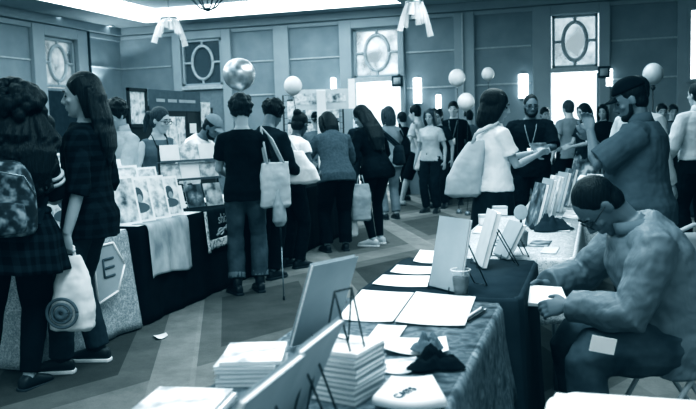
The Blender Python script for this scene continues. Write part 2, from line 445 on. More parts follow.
    # ---------------- shoes
    if shoes:
        sm_, style = MATS[shoes[0]], shoes[1]
        for k in 'LR':
            hip, K, A, fy, fp = legs[k]; fo = V((-math.sin(fy), math.cos(fy), 0)); si = V((math.cos(fy), math.sin(fy), 0)); base = V((A.x, A.y, A.z - .085))
            up = V((0, 0, 1)); rot = Matrix.Rotation(R_(-fp), 3, si)
            def FP(y, x, z): return base + rot @ (fo * y + si * x + up * z)
            g = G(); rg = []
            for y, w, h in ((-.075, .02, .05), (-.065, .034, .075), (-.03, .04, .09), (.02, .041, .092), (.06, .044, .075), (.11, .049, .058), (.15, .047, .047), (.18, .036, .036), (.195, .015, .024)):
                rg.append([FP(y, w * math.copysign(abs(math.cos(t)) ** .7, math.cos(t)), .012 + max(0, h * (.5 + .5 * math.sin(t)))) for t in [2 * math.pi * j / 16 for j in range(16)]])
            g.loft(rg)
            if style in ('boot', 'high'):
                top_ = .2 if style == 'boot' else .14; d2 = (K - A).normalized()
                g.tube([FP(-.01, 0, .05), A + d2 * .01, A + d2 * (top_ - .085)], [(.042, .045), (.046, .05), (.052, .056)], 14)
            so = g.build('boot' if style == 'boot' else 'shoe', sm_, root, sub=1)
            s2 = G(); ol = [(-.08, .02), (-.07, .036), (0, .04), (.1, .05), (.15, .049), (.185, .037), (.202, .012)]
            pl = [FP(y, x, 0.001) for y, x in ol] + [FP(y, -x, 0.001) for y, x in reversed(ol)]
            s2.poly(pl, up * .022); s2.build('shoe_sole', MATS['sole_white' if len(shoes) > 2 else 'sole_dark'], so, bevel=.004)
    # ---------------- hair
    hs, hm = hair[0], MATS[hair[1]]; g = G(); rnd = random.Random(hash(label) % 1000 if False else len(label) * 37)
    if hs != 'none':
        if hs in ('short', 'buzz', 'cap'):
            e = .012 if hs == 'short' else .004
            g.ell(HT(0, -.022, .04), (.079 + e, .094 + e, .092 + e), HR, 20, 14)
            g.ell(HT(0, -.045, -.02), (.070 + e * .6, .062 + e * .6, .07), HR, 16, 10)
        elif hs == 'afro':
            g.ell(HT(0, -.03, .05), (.105, .11, .105), HR, 20, 14)
            for i in range(70):
                d = V((rnd.gauss(0, 1), rnd.gauss(-.35, 1), rnd.gauss(.35, 1))).normalized(); g.ell(HT(d.x * .1, -.03 + d.y * .105, .05 + d.z * .1), rnd.uniform(.016, .026), None, 8, 6)
        else:
            g.ell(HT(0, -.024, .042), (.089, .104, .1), HR, 20, 14)
            g.ell(HT(0, -.05, -.02), (.078, .066, .08), HR, 16, 10)
            if hs == 'bob' and hairlen > 1.25: g.ell(HT(0, -.035, .03), (.108, .122, .112), HR, 20, 14); g.ell(HT(0, -.05, -.08), (.112, .10, .12), HR, 16, 10); g.ell(HT(0, -.055, -.13), (.105, .09, .10), HR, 16, 10)
            if hs == 'bun': g.ell(HT(0, -.10, .10), (.05, .048, .048), HR, 14, 10); g.ell(HT(0, -.06, -.03), (.066, .05, .07), HR)
            if hs == 'pony':
                g.tube([HT(0, -.10, .05), HT(0, -.16, .04), HT(0, -.175, -.05), HT(0.02, -.16, -.16)], [.028, .035, .036, .012], 10)
            if hs in ('bob', 'long', 'curly'):
                L = {'bob': -.15, 'long': -.13, 'curly': -.1}[hs]; bk = -.045 if hs == 'long' else 0
                for sg in (-1, 1):
                    g.tube([HT(sg * .06, .02 + bk * .5, .09), HT(sg * .086, .01 + bk, .02), HT(sg * .092, -.005 + bk, -.06), HT(sg * .085, -.02 + bk, L)], [(.03, .05), (.016, .062 + bk * .4), (.018, .06 + bk * .4), (.016, .045)], 12, side=HR @ V((1, 0, 0)))
                g.tube([HT(0, -.07, .06), HT(0, -.1, -.02), HT(0, -.095, -.1), HT(0, -.085, L - .02)], [(.08, .05), (.088, .045), (.09, .045), (.085, .03)], 14, side=HR @ V((1, 0, 0)))
            if hs in ('long', 'curly'):
                ze = hairlen; wd = .105 if hs == 'long' else .23
                p0 = HT(0, -.085, -.06); yb = -.13 * build
                pts = [HT(0, -.08, .02), p0, (p0 + TP(0, yb, 1.42)) / 2, TP(0, yb - .01, 1.40), TP(0, yb - .02, (1.40 + ze) / 2), TP(0, yb - .01, ze)]
                g.tube(pts, [(.085, .05), (.095, .05), (wd, .05), (wd * 1.1, .042), (wd, .036), (wd * .55, .018)], 16, side=(1, 0, 0))
                n = 26 if hs == 'curly' else 14
                for i in range(n):
                    x = (i / (n - 1) - .5) * 2; ph = rnd.uniform(0, 6); am = .018 if hs == 'curly' else .005; z1 = ze + rnd.uniform(-.05, .08); pp = []
                    for q in range(13):
                        t = q / 12
                        a0 = HT(x * .095, -.06 - .05 * (1 - x * x), .03) if t < .2 else None
                        zz = 1.50 + (z1 - 1.50) * (t - .2) / .8 if t >= .2 else 0
                        b = a0 if a0 is not None else TP(x * wd * (1.1 - .25 * t), yb * (1 - .45 * x * x) - .03, min(1.49, zz))
                        pp.append(b + V((math.sin(ph + q * 1.7) * am, math.cos(ph + q * 1.7) * am, 0)))
                    g.tube(pp, [.02 if hs == 'curly' else .016] * 12 + [.006], 7)
            if hs == 'curly':
                for i in range(110):
                    d = V((rnd.gauss(0, 1), rnd.gauss(-.6, .8), rnd.gauss(.2, 1))).normalized(); g.ell(HT(d.x * .155, -.06 + d.y * .15, .01 + d.z * .14), rnd.uniform(.026, .042), None, 7, 5)
        hb = g.build('hair', hm, root, voxel=.008 if hs in ('curly', 'afro') else .007, sm=2)
    for ex in extras:
        ex = list(ex); nm = ex[0]; em = MATS[ex[1]] if len(ex) > 1 else None
        if nm in ('cap', 'cap_back'):
            g = G(); rg = []
            for z, r in ((.045, 1.0), (.06, 1.0), (.085, .93), (.11, .78), (.13, .52), (.14, .2)):
                rg.append([HT(.09 * r * math.cos(2 * math.pi * j / 24), -.014 + .112 * r * math.sin(2 * math.pi * j / 24), z + .012) for j in range(24)])
            g.loft(rg); cp = g.build('cap', em, root, sub=1)
            sg = 1 if nm == 'cap' else -1
            b = G(); b.sheet(lambda u, v: HT((u - .5) * .155, sg * (.085 + .08 * v * math.sqrt(max(0, 1 - (2 * u - 1) ** 2)) + .005) - .012, .055 - .014 * v - .02 * (2 * u - 1) ** 2), 10, 4)
            b.build('cap_brim', em, cp, solid=.005)
        elif nm == 'glasses':
            g = G()
            for sg in (-1, 1):
                g.ring(HT(sg * .032, .101, .0), (.024, .019), .0027, HR @ V((1, 0, 0)), HR @ V((0, 0, 1)), 20, 6)
                g.tube([HT(sg * .056, .1, .006), HT(sg * .079, .06, .008), HT(sg * .084, -.01, .006)], .0027, 6)
            g.tube([HT(-.009, .103, .004), HT(.009, .103, .004)], .0025, 6); g.build('glasses', em, root)
        elif nm == 'lanyard':
            g = G(); zb = 1.1; ez = (top or {}).get('ease', .016) + .012
            fy = lambda z: pr(z)[1] + pr(z)[2] + ez
            for sg in (-1, 1):
                g.tube([TP(sg * .06, -.06, 1.48), TP(sg * .075, .03, 1.47), TP(sg * .06, fy(1.36), 1.36), TP(sg * .03, fy(1.24), 1.24), TP(0, fy(1.16) + .004, 1.14)], .005, 6)
            ln = g.build('lanyard', em, root); b = G(); a = ang(1.1); b.box(TP(0, fy(1.1) + .006, 1.085), (.085, .005, .11), Matrix.Rotation(-a, 3, 'X')); b.build('badge', MATS['paper'], ln)
        elif nm == 'beard':
            g = G()
            g.ell(HT(0, .05, -.095), (.05, .05, .032), HR); g.ell(HT(0, .094, -.05), (.027, .01, .005), HR, 10, 6)
            for sg in (-1, 1): g.tube([HT(sg * .07, .012, -.02), HT(sg * .064, .025, -.07), HT(sg * .03, .06, -.105)], [.012, .016, .018], 8)
            g.build('beard', em, root, voxel=.006, sm=1)
        elif nm == 'tied_shirt':
            g = G(); rg = []
            for i in range(12):
                t = i / 11; z = 1.06 - .34 * t; zz = max(.86, z); rx, ry, cy = pr(zz); rr = []
                for j in range(30):
                    a_ = R_(170 + 200 * j / 29); e = .03 + .09 * t + .018 * math.sin(a_ * 9) * t
                    rr.append(TP((rx + e) * math.cos(a_), cy + (ry + e) * math.sin(a_), zz) + V((0, 0, z - zz)))
                rg.append(rr)
            g.loft(rg, cap=False, closed=False); ts = g.build('tied_shirt', em, root, solid=.012)
            k = G(); k.ring(TP(0, 0, 1.06), (pr(1.06)[0] + .03, pr(1.06)[1] + .03), .024, (1, 0, 0), (0, 1, 0), 28, 8)
            for sg in (-1, 1): k.tube([TP(0, pr(1.06)[1] + .04, 1.05), TP(sg * .05, pr(1.0)[1] + .06, .95), TP(sg * .07, pr(.9)[1] + .07, .72)], [.024, .03, .034], 8)
            k.build('tied_sleeve', em, ts)
        elif nm == 'headscarf':
            g = G(); g.ring(HT(0, -.02, .065), (.092, .108), .014, HR @ V((1, 0, 0)), HR @ V((0, .94, .34)), 26, 8); g.build('headband', em, root)
    r = Rig(); sc = H / 1.75
    Mw = Matrix.Translation(V(root.location)) @ Matrix.Rotation(rz, 4, 'Z') @ Matrix.Rotation(R_(roll), 4, 'Y') @ Matrix.Scale(sc, 4)
    r.root = root; r.rz = rz; r.sc = sc; r.w = lambda p: Mw @ V(p); r.TP = lambda x, y, z: Mw @ TP(x, y, z); r.HT = lambda x, y, z: Mw @ HT(x, y, z)
    r.palm = {k: Mw @ arms[k][2]['palm'] for k in 'LR'}; r.wrist = {k: Mw @ arms[k][1] for k in 'LR'}; r.S = {k: Mw @ S[k] for k in 'LR'}; r.E = {k: Mw @ arms[k][0] for k in 'LR'}
    r.pr = pr; r.dir = Matrix.Rotation(rz, 3, 'Z'); r.legs = {k: [Mw @ q for q in legs[k][:3]] for k in 'LR'}
    return r
# ------------------------------------------------------------------ palette
mat('skin_pale', .50, .55, bmp=0, var=.04); mat('skin_mid', .36, .55, bmp=0, var=.05); mat('skin_brown', .14, .5, bmp=0, var=.06); mat('skin_dark', .06, .45, bmp=0, var=.06)
mat('eye', .015, .2, bmp=0)
for n_, v_ in (('hair_black', .006), ('hair_dark', .012), ('hair_brown', .045), ('hair_grey', .09)):
    mat(n_, v_, .45, var=.6, scale=30, stretch=(4, 4, .6), bmp=.6, spec=.14)
mat('cloth_black', .006, .9, var=.3, scale=9); mat('cloth_char', .014, .9, var=.3, scale=9); mat('cloth_dark', .034, .9, var=.2, scale=9)
mat('cloth_mid', .15, .9, var=.15, scale=9); mat('cloth_grey', .26, .9, var=.12, scale=9); mat('cloth_light', .48, .9, var=.1, scale=9); mat('cloth_white', .80, .9, var=.05, scale=9)
mat('polo_grey', .085, .9, var=.15, scale=9); noisy('jacket_grey', [(.25, .145), (.5, .16), (.75, .18)], 5, rough=.55, detail=6, bmp=0); _nt = MATS['jacket_grey'].node_tree; _t = tex(_nt, 'ShaderNodeTexNoise', 9, (1, 1, .55), Detail=3.0, Distortion=1.6); bump(_nt, _nt.nodes['Principled BSDF'], _t.outputs['Fac'], .5, .02); mat('denim', .075, .9, var=.45, scale=7); mat('denim_dark', .03, .9, var=.4, scale=7); mat('denim_light', .2, .9, var=.2, scale=8)
mat('sweater', .085, .95, var=.2, scale=40, bmp=.4)
mat('shoe_dark', .012, .5); mat('shoe_pale', .5, .6); mat('sole_white', .7, .6); mat('sole_dark', .02, .6)
mat('leather_black', .012, .4); mat('metal', .5, .3, metal=1, bmp=0); mat('wire_black', .012, .4, bmp=0); mat('metal_grey', .25, .35, metal=.8, bmp=0)
mat('paper', .88, .8, var=.03, bmp=0); mat('paper_grey', .6, .8, var=.06, bmp=0); mat('card_grey', .40, .7, var=.12, scale=5, bmp=0); mat('ink', .02, .8, bmp=0); mat('ink_mid', .12, .8, bmp=0); mat('board_black', .012, .6)
mat('plastic_white', .75, .45, var=.05, scale=5, bmp=.2); mat('canvas_bag', .5, .9, var=.12, scale=6, bmp=.3); mat('canvas_grey', .38, .9, var=.15, scale=6, bmp=.3)
plaid('plaid_dark', .004, .013, .06); plaid('plaid_waist', .004, .016, .08)
voro('paisley', [(0, .62), (.25, .5), (.4, .18), (.55, .42), (.8, .60)], 26, warp=.25)
noisy('floral_cloth', [(.34, .035), (.46, .11), (.54, .2), (.60, .085), (.72, .3)], 13, detail=3)
noisy('runner', [(.3, .26), (.5, .42), (.7, .55)], 10, stretch=(1, 1, .5)); voro('white_lace', [(0, .75), (.3, .6), (.45, .3), (.6, .65)], 22, warp=.3); noisy('lace', [(.38, .25), (.5, .8), (.7, .85)], 45, detail=2)
noisy('flower_bag', [(.40, .012), (.50, .03), (.58, .14), (.68, .3)], 16, detail=2)
noisy('print_art', [(.32, .08), (.44, .55), (.56, .8), (.72, .3)], 9, detail=4, bmp=0); noisy('print_dark', [(.35, .02), (.5, .15), (.62, .5)], 9, detail=4, bmp=0)
noisy('print_pale', [(.35, .35), (.5, .75), (.65, .9)], 14, detail=4, bmp=0)
noisy('foil', [(.3, .25), (.5, .55), (.7, .8)], 9, rough=.32, bmp=.3); MATS['foil'].node_tree.nodes['Principled BSDF'].inputs['Metallic'].default_value = .8
mat('chair_paint', .42, .4, bmp=0, var=.03); mat('rubber_white', .72, .35, var=.04, bmp=0); mat('rubber_grey', .45, .35, var=.04, bmp=0)
mat('wall_panel', .26, .9, var=.1, scale=3, bmp=.05); mat('wall_light', .34, .8, var=.05, scale=3, bmp=0); mat('wall_rail', .42, .6, bmp=0); mat('door_grey', .2, .7, bmp=0); mat('soffit', .34, .9, var=.04, scale=2, bmp=0); mat('tray_paint', .8, .9, bmp=0, var=.03)
noisy('pane', [(.38, .12), (.5, .6), (.62, .95)], 2.2, rough=.2, bmp=0); MATS['pane'].node_tree.nodes['Principled BSDF'].inputs['Alpha'].default_value = .5; glass('pane_dim', .10, .15, .75); glass('clear', .6, .15, .12); glass('crystal', .9, .05, .32); glass('acrylic', .95, .05, .16)
mat('drink', .02, .5, bmp=0, var=.05); emit('lamp_glow', .95, 4.0); emit('cove_glow', .97, 2.6); emit('downlight_glow', .97, 5.0)

def carpet():
    m, nt, b = nodes_of('carpet', .95)
    c = nt.nodes.new('ShaderNodeTexCoord'); s = nt.nodes.new('ShaderNodeSeparateXYZ'); nt.links.new(c.outputs['Object'], s.inputs[0])
    x9 = math_n(nt, 'MULTIPLY', s.outputs[0], .9); y4 = math_n(nt, 'MULTIPLY', s.outputs[1], .44)
    u = math_n(nt, 'ADD', x9, y4); w = math_n(nt, 'SUBTRACT', x9, y4)
    P = 1.34
    def band(k, off, wd):
        f = math_n(nt, 'FRACT', math_n(nt, 'ADD', math_n(nt, 'DIVIDE', k, P), off))
        return math_n(nt, 'LESS_THAN', math_n(nt, 'ABSOLUTE', math_n(nt, 'SUBTRACT', f, .5)), wd)
    bu = band(u, .5 + .37 / P, .10); bw = math_n(nt, 'MULTIPLY', band(math_n(nt, 'DIVIDE', w, 1.6), .30, .085), .7)
    iu = band(u, .37 / P + .02, .27); iw = band(math_n(nt, 'DIVIDE', w, 1.6), .8, .30)
    inner = math_n(nt, 'MULTIPLY', iu, iw)
    # broad stripes: every other diamond row darker
    row = math_n(nt, 'GREATER_THAN', math_n(nt, 'FRACT', math_n(nt, 'ADD', math_n(nt, 'DIVIDE', u, 2 * P), .1)), .5)
    n1 = tex(nt, 'ShaderNodeTexNoise', 3.2, Detail=8.0, Roughness=.7); n2 = tex(nt, 'ShaderNodeTexNoise', 120, Detail=2.0)
    band_ = math_n(nt, 'MAXIMUM', bu, bw)
    val = math_n(nt, 'ADD', .13, math_n(nt, 'MULTIPLY', band_, .11))
    val = math_n(nt, 'SUBTRACT', val, math_n(nt, 'MULTIPLY', math_n(nt, 'MULTIPLY', inner, math_n(nt, 'SUBTRACT', 1.0, band_)), .065))
    val = math_n(nt, 'SUBTRACT', val, math_n(nt, 'MULTIPLY', row, .02))
    mul = math_n(nt, 'ADD', .05, math_n(nt, 'ADD', math_n(nt, 'MULTIPLY', n1.outputs['Fac'], 1.4), math_n(nt, 'MULTIPLY', n2.outputs['Fac'], .4)))
    val = math_n(nt, 'MULTIPLY', val, mul)
    r = ramp(nt, val, [(0, .0), (1, 1.0)]); nt.links.new(r.outputs['Color'], b.inputs['Base Color'])
    bump(nt, b, n2.outputs['Fac'], .3); MATS['carpet'] = m
carpet()

# ------------------------------------------------------------------ room shell
BY, LX, RX, SZ = 16.4, -10.6, 9.0, 3.86
g = G(); g.box2((LX - .2, -4, -.1), (RX, BY + 3, 0)); struct(g.build('floor', MATS['carpet'], smooth=False))
def wx(px): return aty(px, 60, BY).x
def wz(px, py): return aty(px, py, BY).z
D3 = (wx(353), wx(401)); D4 = (wx(551), wx(599)); D2 = (wx(183), wx(224))
def wall_back():
    g = G(); xs = [LX - .2, D3[0], D3[1], D4[0], D4[1], RX]
    ys = (BY, BY + .18)
    for a, b in ((0, 1), (2, 3), (4, 5)): g.box2((xs[a], ys[0], 0), (xs[b], ys[1], 4.6))
    for a, b in ((1, 2), (3, 4)):
        g.box2((xs[a], ys[0], 2.40), (xs[b], ys[1], 2.46)); g.box2((xs[a], ys[0], 3.5), (xs[b], ys[1], 4.6))
    struct(g.build('wall_back', MATS['wall_panel'], smooth=False))
wall_back()
LDY = (atx(42, 60, LX).y, atx(75, 60, LX).y)
g = G(); g.box2((LX - .18, 2, 0), (LX, LDY[0], 4.6)); g.box2((LX - .18, LDY[1], 0), (LX, BY, 4.6)); g.box2((LX - .18, LDY[0], 0), (LX, LDY[1], 2.42)); g.box2((LX - .18, LDY[0], 3.45), (LX, LDY[1], 4.6))
struct(g.build('wall_left', MATS['wall_panel'], smooth=False))
g = G(); g.box2((RX, 2, 0), (RX + .18, BY, 4.6)); struct(g.build('wall_right', MATS['wall_panel'], smooth=False))
# ceiling: soffit with a raised lit tray
TX0, TX1, TY0, TY1, TZ = -9.5, -3.75, 4.0, 15.75, 4.14
g = G()
for a, b in (((LX, 2), (TX0, BY)), ((TX1, 2), (RX, BY)), ((TX0, TY1), (TX1, BY)), ((TX0, 2), (TX1, TY0))):
    g.box2((a[0], a[1], SZ), (b[0], b[1], SZ + .12))
g.box2((TX0 - .4, TY0 - .4, TZ), (TX1 + .4, TY1 + .4, TZ + .1))
struct(g.build('ceiling', MATS['soffit'], smooth=False))
g = G()
g.box2((TX0, TY1 - .02, SZ), (TX1, TY1, TZ)); g.box2((TX0, TY0, SZ), (TX0 + .02, TY1, TZ)); g.box2((TX1 - .02, TY0, SZ), (TX1, TY1, TZ)); g.box2((TX0, TY0, SZ), (TX1, TY0 + .02, TZ))
g.box2((TX0 + 3.4, TY1 - 1.6, TZ - .02), (TX1 - .02, TY1 - .02, TZ)); g.box2((TX0 + .02, TY0, TZ - .02), (TX0 + .25, TY1, TZ))
tr = g.build('trim_1', MATS['cove_glow'], smooth=False); struct(tr)
# crown mouldings, rails, pilasters, door surrounds
def bar(name, a, b, m): 
    g = G(); g.box2(a, b); return struct(g.build(name, MATS[m], smooth=False, bevel=.01))
tn = [1]
def trim(a, b, m='wall_light'):
    tn[0] += 1; return bar('trim_%d' % tn[0], a, b, m)
trim((LX, BY - .10, SZ - .16), (RX, BY, SZ)); trim((LX, BY - .06, SZ - .26), (RX, BY, SZ - .18))
trim((LX, 2, SZ - .18), (LX + .12, BY - .1, SZ)); trim((LX, 2, SZ - .30), (LX + .07, BY - .06, SZ - .2))
for z in (2.94, 2.21):
    segs = [(LX, wx(183) - .3), (wx(228), wx(340)), (wx(406), wx(531)), (wx(611), RX)]
    for a, b in segs: trim((a, BY - .025, z - .018), (b, BY, z + .018), 'wall_rail')
    trim((LX, 2, z - .018), (LX + .025, LDY[0] - .35, z + .018), 'wall_rail'); trim((LX, LDY[1] + .35, z - .018), (LX + .025, BY, z + .018), 'wall_rail')
for a, b in ((275, 290), (455, 475), (677, 700)): trim((wx(a), BY - .09, 0), (wx(b), BY, SZ - .2))
trim((wx(463), BY - .13, 0), (wx(464.5), BY - .10, SZ - .2), 'wall_rail')
for (px0, px1), D in (((175, 233), D2), ((341, 405), D3), ((533, 610), D4)):
    x0, x1 = wx(px0), wx(px1)
    trim((x0, BY - .12, 0), (D[0] + .0, BY - .002, SZ - .18)); trim((D[1], BY - .12, 0), (x1, BY - .002, SZ - .18)); trim((D[0], BY - .12, 3.5), (D[1], BY - .002, SZ - .18)); trim((D[0], BY - .13, 2.38), (D[1], BY - .002, 2.47), 'wall_rail')
trim((LX + .002, LDY[0] - .35, 0), (LX + .1, LDY[0], SZ - .2)); trim((LX + .002, LDY[1], 0), (LX + .1, LDY[1] + .35, SZ - .2)); trim((LX + .002, LDY[0], 3.45), (LX + .1, LDY[1], SZ - .2))
trim((LX + .1, LDY[1] + .33, 0), (LX + .14, LDY[1] + .38, SZ - .2), 'cloth_dark')

def transom(n, x0, x1, z0, z1, pane, left=False):
    root = thing('window_%d' % n, None, None, (0, 0, 0)); struct(root)
    y = BY + .03; cx, cz = (x0 + x1) / 2, (z0 + z1) / 2
    def P(a, z, off=0): return V((LX - .03 - off, a, z)) if left else V((a, y + off, z))
    ua, uz = (V((0, 1, 0)) if left else V((1, 0, 0))), V((0, 0, 1)); m = 'wall_light'
    g = G(); e = .05
    for a, b in (((x0, z0), (x1, z0 + e)), ((x0, z1 - e), (x1, z1)), ((x0, z0), (x0 + e, z1)), ((x1 - e, z0), (x1, z1))):
        p, q = P(a[0], a[1], -.03), P(b[0], b[1], .03); g.box2(p, q)
    g.build('window_frame', MATS[m], root, smooth=False)
    g = G(); W, H = (x1 - x0) / 2, (z1 - z0) / 2
    g.ring(P(cx, cz), (W * .52, H * .72), .035, ua, uz, 32, 8)
    for a, b in (((x0, cz), (cx - W * .52, cz)), ((cx + W * .52, cz), (x1, cz)), ((cx, z0), (cx, cz - H * .72)), ((cx, cz + H * .72), (cx, z1))):
        g.tube([P(*a), P(*b)], .03, 6)
    g.build('window_muntin', MATS['wall_rail'], root)
    g = G(); p, q = P(x0, z0, .03), P(x1, z1, .034); g.box2(p, q); g.build('window_pane', MATS[pane], root, smooth=False)
g_in = .12
transom(1, LDY[0] + .02, LDY[1] - .02, 2.44, 3.43, 'pane', True)
transom(3, D3[0] + .02, D3[1] - .02, 2.47, 3.49, 'pane'); transom(4, D4[0] + .02, D4[1] - .02, 2.47, 3.49, 'pane')
# dim transom in the solid wall of the second surround, built proud of the wall
BY_ = BY; BY = BY_ - .07
transom(2, D2[0] + .02, D2[1] - .02, 2.47, 3.49, 'pane_dim'); BY = BY_
# open door leaves folded outward
for n, D in ((3, D3), (4, D4)):
    r = thing('door_%d' % n, None, None, (D[1], BY + .2, 0), R_(72)); struct(r)
    g = G(); g.box2((0, 0, .02), (.8, .05, 2.36)); lf = g.build('door_leaf', MATS['door_grey'], r, smooth=False, bevel=.008)
    g = G(); g.box2((.08, -.05, 1.0), (.72, -.02, 1.05)); g.build('push_bar', MATS['metal'], r)
r = thing('door_2', None, None, (D2[0], BY - .05, 0)); struct(r); w_ = D2[1] - D2[0]
g = G(); g.box2((0.01, 0, .02), (w_ - .01, .045, 2.36)); g.build('door_leaf', MATS['door_grey'], r, smooth=False)
g = G(); g.box2((.08, -.05, 1.0), (w_ - .08, -.01, 1.05)); g.build('push_bar', MATS['metal'], r)
r = thing('door_1', None, None, (LX + .002, LDY[0], 0)); struct(r); w_ = LDY[1] - LDY[0]
g = G(); g.box2((0, .01, .02), (.045, w_ - .01, 2.36)); g.build('door_leaf', MATS['cloth_dark'], r, smooth=False)
g = G(); g.box2((.05, .08, 1.0), (.09, w_ - .08, 1.05)); g.build('push_bar', MATS['metal'], r)
# tall bright window at the right edge
x0 = wx(690); z0, z1 = 2.15, 3.4
r = thing('window_5', None, None); struct(r)
g = G(); g.box2((x0, BY - .13, z0), (x0 + .9, BY - .1, z1)); g.build('window_pane', MATS['lamp_glow'], r, smooth=False)
g = G()
for a, b in (((x0 - .06, z0 - .06), (x0 + .96, z0)), ((x0 - .06, z1), (x0 + .96, z1 + .06)), ((x0 - .06, z0), (x0, z1)), ((x0 + .9, z0), (x0 + .96, z1))): g.box2((a[0], BY - .16, a[1]), (b[0], BY - .09, b[1]))
g.build('window_frame', MATS['wall_light'], r, smooth=False)

# added corridor wall beyond the open doorways, self-glowing so the openings read white
g = G(); g.box2((-9, BY + 2.9, 0), (4, BY + 3.0, 4)); struct(g.build('wall_corridor_glow', emit('corridor_glow', .95, 1.0), smooth=False))
# ---- wall and ceiling fittings
def sconce(px, py0, py1, wpx, label):
    p0, p1 = aty(px, py1, BY - .1), aty(px, py0, BY - .1); hw = wpx / 800 * 17 / 2
    r = thing('wall_sconce', label, 'wall light', (p0.x, BY, p0.z), 0, 'wall sconces between the doors'); h = p1.z - p0.z
    g = G(); g.loft([[(hw * math.cos(t), -.02 - .11 * math.sin(t), z) for t in [math.pi * j / 12 for j in range(13)]] for z in (0, h)], cap=True); g.build('lamp_shade', MATS['lamp_glow'], r)
    g = G(); g.box2((-hw * .7, -.03, -.04), (hw * .7, -.001, h + .04)); g.build('back_plate', MATS['metal_grey'], r, bevel=.005)
sconce(417, 78, 103, 8, 'tall glowing wall sconce beside the centre doorway'); sconce(438, 95, 111, 5, 'small glowing wall light low on the panel left of the paired balloons'); sconce(523, 74, 98, 9, 'tall glowing wall sconce left of the right doorway')
sconce(333, 78, 96, 5, 'slim glowing wall light left of the centre doorway'); sconce(608, 69, 86, 8, 'glowing wall sconce right of the right doorway')
# uplight on left wall
p = atx(92, 95, LX)
r = thing('wall_sconce', 'half round uplight sconce washing the left wall beside the oval window', 'wall light', (LX, p.y, 2.15), 0)
g = G(); g.loft([[(.02 + q * math.sin(t), q * 1.2 * math.cos(t), z) for t in [math.pi * j / 12 for j in range(13)]] for z, q in ((0, .06), (.06, .14), (.14, .19))]); g.build('lamp_bowl', MATS['wall_light'], r)
g = G(); g.ell((.10, 0, .15), (.07, .12, .02)); g.build('lamp_bulb', MATS['lamp_glow'], r)
ld = bpy.data.lights.new('uplight', 'SPOT'); ld.energy = 90; ld.spot_size = R_(110); ld.shadow_soft_size = .1; lo = bpy.data.objects.new('uplight', ld); COL.objects.link(lo); lo.location = (LX + .12, p.y, 2.36); lo.rotation_euler = (R_(180), R_(0), 0)
for px, py, lb in ((58, 17, 'small round downlight in the soffit nearer the left edge'), (110, 26, 'small round downlight in the soffit above the room corner')):
    p = at(px, py, SZ - .01)
    r = thing('downlight', lb, 'ceiling light', (p.x, p.y, SZ - .012)); g = G(); g.ring((0, 0, 0), .085, .014, (1, 0, 0), (0, 1, 0)); g.build('trim_ring', MATS['wall_light'], r)
    g = G(); g.ell((0, 0, .004), (.075, .075, .006)); g.build('lamp_lens', MATS['downlight_glow'], r)
for px, py, lb in ((397, 81, 'small dark exit sign box beside the centre doorway'), (604, 72, 'small dark exit sign box beside the right doorway')):
    p = aty(px, py, BY - .16); r = thing('exit_sign', lb, 'sign', (p.x, BY - .121, p.z), 0)
    g = G(); g.box2((-.11, -.05, -.11), (.11, 0, .11)); g.build('sign_box', MATS['cloth_dark'], r, bevel=.008)
    g = G(); g.box2((-.075, -.054, -.07), (.075, -.05, .07)); g.build('sign_face', MATS['card_grey'], r)

# crystal pendants hanging from the ceiling tray
def pendant(px, py0, py1, dist, label, seed, w=.34, top=SZ):
    rnd = random.Random(seed); a = atd(px, py0, dist); b = atd(px, py1, dist)
    r = thing('crystal_pendant', label, 'chandelier', (a.x, a.y, b.z), YAW); h = a.z - b.z
    g = G(); g.tube([(0, 0, h), (0, 0, max(h + .05, top - b.z))], .006, 6); g.build('cord', MATS['metal_grey'], r)
    g = G(); g.ring((0, 0, h), w * .32, .014, (1, 0, 0), (0, 1, 0), 20, 6); g.build('hoop', MATS['metal'], r)
    for k in range(9):
        t = -1 + 2 * k / 8 + rnd.uniform(-.12, .12); x0 = t * w * .3; x1 = t * w * .62; zb = h * (.02 + .50 * (1 - abs(t)) ) + rnd.uniform(-.03, .12)
        g = G(); y = rnd.uniform(-.08, .08)
        g.tube([(x0, y * .4, h), ((x0 + x1) / 2, y, h * .55 + zb * .45), (x1, y, zb)], [(.018, .006), (.034, .010), (.045, .012)], 6, side=(1, 0, 0)); g.build('crystal_strip', MATS['crystal' if k % 3 else 'rubber_white'], r, smooth=False)
pendant(169, 18, 46, 11.5, 'clear crystal pendant hanging in front of the corner by the oval window', 3)
pendant(414, 2, 37, 11.5, 'clear crystal pendant hanging left of the centre wall panel', 5)
# big wire chandelier at the top edge
a = atd(208, 11, 12.0)
r = thing('chandelier', 'dark wire chandelier with pointed bottom hanging in the bright ceiling tray', 'chandelier', (a.x, a.y, a.z), YAW)
g = G(); g.tube([(0, 0, .1), (0, 0, TZ - a.z)], .012, 6); g.build('stem', MATS['metal_grey'], r)
for k in range(6):
    t = k * math.pi / 6 * 2; g = G(); g.tube([(0, 0, 0), (.12 * math.cos(t), .12 * math.sin(t), .05), (.25 * math.cos(t), .25 * math.sin(t), .2), (.3 * math.cos(t), .3 * math.sin(t), .45)], .012, 6); g.build('arm', MATS['cloth_dark'], r)
g = G(); g.ring((0, 0, .45), .3, .016, (1, 0, 0), (0, 1, 0)); g.build('hoop', MATS['cloth_dark'], r)
g = G(); g.ell((0, 0, .02), (.04, .04, .03)); g.build('finial', MATS['cloth_dark'], r)
g = G(); g.ell((0, 0, .42), (.22, .22, .12)); g.build('lamp_bowl', MATS['tray_paint'], r)

